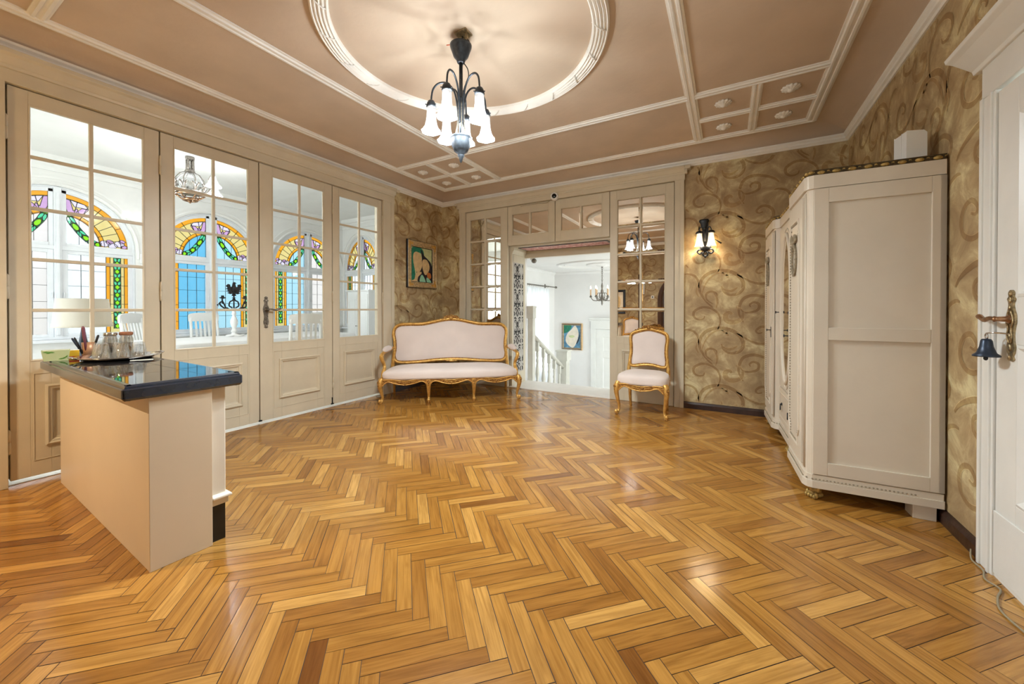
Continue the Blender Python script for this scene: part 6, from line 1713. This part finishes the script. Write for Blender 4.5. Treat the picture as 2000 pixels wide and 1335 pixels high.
g = G(); g.lathe([(0.02, -0.685), (0.07, -0.695), (0.075, -0.70), (0.068, -0.706), (0.066, -0.715), (0.062, -0.75), (0.045, -0.79), (0.02, -0.81), (0.024, -0.82), (0.014, -0.835), (0.008, -0.86), (0.0, -0.872)], 32, fr=lambda a, z: 1 + 0.05 * abs(math.cos(6 * a)) if -0.8 < z < -0.69 else 1); g.obj('finial', 'gun', ch)
g = G()
for k in range(6):
    a = 2 * PI * k / 6 + 0.3; g.tube(smooth([(0.020 * math.cos(a), 0.020 * math.sin(a), -0.46), (0.022 * math.cos(a), 0.022 * math.sin(a), -0.58), (0.034 * math.cos(a), 0.034 * math.sin(a), -0.66), (0.03 * math.cos(a), 0.03 * math.sin(a), -0.70)], 5), 0.0055, 6)
g.obj('stem_tubes', 'pewter', ch)
yaw = math.degrees(math.atan(422 / 750))      # bearings are measured from the photographer's line of sight
for k, ph in enumerate((-92, -18, 43, 128, 177, 218)):
    # ph: 0 = toward the viewer, positive to the right
    b = R(ph)
    vx, vy = math.sin(b), -math.cos(b)
    c, s_ = math.cos(R(yaw)), math.sin(R(yaw))
    ux, uy = c * vx - s_ * vy, s_ * vx + c * vy
    rr = 0.205
    def pp(r, z): return (r * ux, r * uy, z)
    g = G(); A = smooth([pp(0.018, -0.60), pp(0.022, -0.50), pp(0.045, -0.385), pp(0.095, -0.325), pp(0.155, -0.325), pp(0.193, -0.365), pp(rr, -0.43), pp(rr, -0.45)], 6)
    g.tube(A, 0.0065, 8)
    o = g.obj('arm', 'gun', ch)
    g = G(); g.lathe([(0.008, -0.435), (0.022, -0.445), (0.030, -0.462), (0.034, -0.482), (0.031, -0.488), (0.0, -0.488)], 20, T=tr(*pp(rr, 0)))
    for q in range(3): a = q * 2.1; g.tube([(rr * ux + 0.030 * math.cos(a), rr * uy + 0.030 * math.sin(a), -0.475), (rr * ux + 0.042 * math.cos(a), rr * uy + 0.042 * math.sin(a), -0.475)], 0.004, 5)
    g.obj('shade_holder', 'gun', o)
    g = G(); wob = lambda a, z: 1 + (0.05 * math.cos(6 * a) if z < -0.635 else 0)
    g.lathe([(0.026, -0.478), (0.030, -0.50), (0.031, -0.54), (0.034, -0.58), (0.042, -0.615), (0.055, -0.640), (0.067, -0.652), (0.064, -0.655), (0.052, -0.643), (0.039, -0.617), (0.031, -0.58), (0.028, -0.54)], 36, T=tr(*pp(rr, 0)), fr=wob)
    g.obj('glass_shade', 'lampglass', o)
    g = G(); g.lathe([(0.010, -0.49), (0.013, -0.52), (0.022, -0.56), (0.020, -0.59), (0.0, -0.605)], 14, T=tr(*pp(rr, 0))); g.obj('bulb', 'bulb', o)
    ld = bpy.data.lights.new('bulb_light', 'POINT'); ld.energy = BULB; ld.color = BULB_COL if k not in (0, 5) else (0.93, 0.96, 1.0); ld.shadow_soft_size = 0.03
    lo = bpy.data.objects.new('bulb_light', ld); COL.objects.link(lo); lo.parent = ch; lo.location = pp(rr, -0.625)

# ================================================================ wall sconce
def sconce(loc, rz, label, energy):
    sc = thing('wall_sconce', label, 'wall lamp', loc, rz)
    g = G(); g.lathe([(0.0, 0.22), (0.05, 0.22), (0.055, 0.20), (0.035, 0.17), (0.03, 0.13), (0.02, 0.1)], 20, T=Matrix.Translation((-0.015, -0.045, 0)) @ Matrix.Scale(0.7, 4, (0, 1, 0))); g.box(-0.035, 0.03, -0.03, 0.0, -0.05, 0.2)
    g.tube(smooth([(0, -0.04, 0.14), (0.0, -0.06, 0.05), (0.0, -0.05, -0.06), (0.0, -0.04, -0.12)], 5), 0.010, 8)
    g.lathe([(0.018, -0.04), (0.05, -0.08), (0.062, -0.10), (0.05, -0.13), (0.02, -0.15), (0.0, -0.155)], 22, T=Matrix.Translation((0, -0.055, 0)) @ Matrix.Scale(0.75, 4, (0, 1, 0)))
    for sd in (-1, 1):
        g.tube(smooth([(sd * 0.02, -0.05, -0.14), (sd * 0.06, -0.055, -0.13), (sd * 0.085, -0.05, -0.155), (sd * 0.06, -0.05, -0.18), (sd * 0.035, -0.05, -0.16)], 5), 0.010, 7); g.tube(smooth([(0, -0.05, -0.15), (sd * 0.025, -0.055, -0.175), (sd * 0.02, -0.05, -0.205), (0, -0.05, -0.20)], 5), 0.009, 7)
        g.ell((sd * 0.045, -0.055, -0.115), (0.02, 0.015, 0.012), 8, 6)
    g.ell((0, -0.055, -0.215), (0.014, 0.014, 0.016), 8, 6)
    g.obj('back_plate', 'gun', sc)
    for sd in (-1, 1):
        g = G(); A = smooth([(0, -0.05, 0.03), (sd * 0.02, -0.075, 0.10), (sd * 0.045, -0.09, 0.125), (sd * 0.060, -0.095, 0.10), (sd * 0.062, -0.095, 0.075)], 5); g.tube(A, 0.006, 7)
        g.lathe([(0.008, 0.085), (0.03, 0.075), (0.04, 0.055), (0.036, 0.05), (0.0, 0.05)], 18, T=tr(sd * 0.062, -0.095, 0), fr=lambda a, z: 1 + 0.07 * math.cos(8 * a)); o = g.obj('arm', 'gun', sc)
        g = G(); g.lathe([(0.026, 0.055), (0.029, 0.02), (0.034, -0.04), (0.042, -0.085), (0.050, -0.10), (0.047, -0.102), (0.040, -0.085), (0.031, -0.04), (0.026, 0.02)], 28, T=tr(sd * 0.062, -0.095, 0), fr=lambda a, z: 1 + (0.06 * math.cos(8 * a) if z < -0.07 else 0)); g.obj('glass_shade', 'sconceglass', o)
        g = G(); g.lathe([(0.010, 0.05), (0.012, 0.02), (0.018, -0.02), (0.014, -0.045), (0.0, -0.055)], 12, T=tr(sd * 0.062, -0.095, 0)); g.obj('bulb', 'bulb', o)
        ld = bpy.data.lights.new('sconce_light', 'POINT'); ld.energy = energy; ld.color = (1.0, 0.80, 0.54); ld.shadow_soft_size = 0.025
        lo = bpy.data.objects.new('sconce_light', ld); COL.objects.link(lo); lo.parent = sc; lo.location = (sd * 0.062, -0.095, -0.075)
    g = G(); g.tube([(0.10, -0.04, -0.02), (0.165, -0.03, -0.07)], [0.004, 0.010], 8); g.obj('switch', 'gun', sc)

sconce((-0.235, YB, 2.03), 0, 'bronze two-light wall sconce with lit glass shades on the gold wallpaper by the wardrobe', 3.0)
sconce((-3.35, YF, 2.03), 180, 'unseen bronze two-light wall sconce added on the front wall to light the counter side', 40.0)  # second sconce is out of view, added for warm light around the counter

# ================================================================ bell on the right door, cable, light switch
t = thing('bell', 'small navy bell hanging from the key in the right door plate', 'bell', (XR - 0.075, 2.492, 1.035), 0)
g = G(); g.lathe([(0.0, 0.035), (0.014, 0.033), (0.018, 0.025), (0.021, 0.0), (0.030, -0.028), (0.042, -0.038), (0.042, -0.044), (0.036, -0.042)], 26); g.obj('bell_body', 'navy', t)
g = G(); g.tube([(0, 0.010 * math.cos(q * PI / 5), 0.045 + 0.012 * math.sin(q * PI / 5)) for q in range(10)], 0.003, 6, closed=True); g.tube(smooth([(0, 0, 0.058), (0.01, -0.02, 0.062), (0.04, -0.045, 0.06), (0.048, -0.05, 0.055)], 5), 0.0035, 6); g.obj('ring', 'silver', t)
g = G(); g.tube([(0, 0, 0.02), (0, 0, -0.045)], 0.002, 5); g.ell((0, 0.005, -0.052), (0.008, 0.008, 0.010), 8, 6); g.obj('clapper', 'gun', t)
g = G()
g.tube(smooth([(XR - 0.03, 2.72, 0.03), (XR - 0.05, 2.66, 0.008), (XR - 0.045, 2.58, 0.006), (XR - 0.07, 2.50, 0.006), (XR - 0.05, 2.44, 0.006), (XR - 0.09, 2.36, 0.006), (XR - 0.12, 2.26, 0.006), (XR - 0.10, 2.12, 0.006), (XR - 0.08, 1.95, 0.006)], 6), 0.0038, 6)
tag(g.obj('cable', 'cable'), 'thin beige cable lying on the floor along the right door threshold', 'cable')
t = thing('light_switch', 'white light switch reflected in the right mirror panes', 'switch', (-1.78, YF, 1.52), 180)
g = G(); g.box(-0.04, 0.04, -0.012, 0, -0.04, 0.04); g.obj('plate', 'plastic', t, bevel=0.003); g = G(); g.box(-0.016, 0.016, -0.018, -0.012, -0.02, 0.02); g.obj('rocker', 'black', t)
t = thing('intercom', 'white wall intercom reflected in the right mirror panes', 'intercom', (-2.05, YF, 1.80), 180)
g = G(); g.box(-0.06, 0.06, -0.04, 0, -0.2, 0.2); g.obj('housing', 'plastic', t, bevel=0.006); g = G(); g.tube(smooth([(-0.02, -0.05, 0.16), (-0.02, -0.075, 0.12), (-0.02, -0.07, -0.1), (-0.02, -0.05, -0.16)], 5), 0.02, 8); g.obj('handset', 'plastic', t)
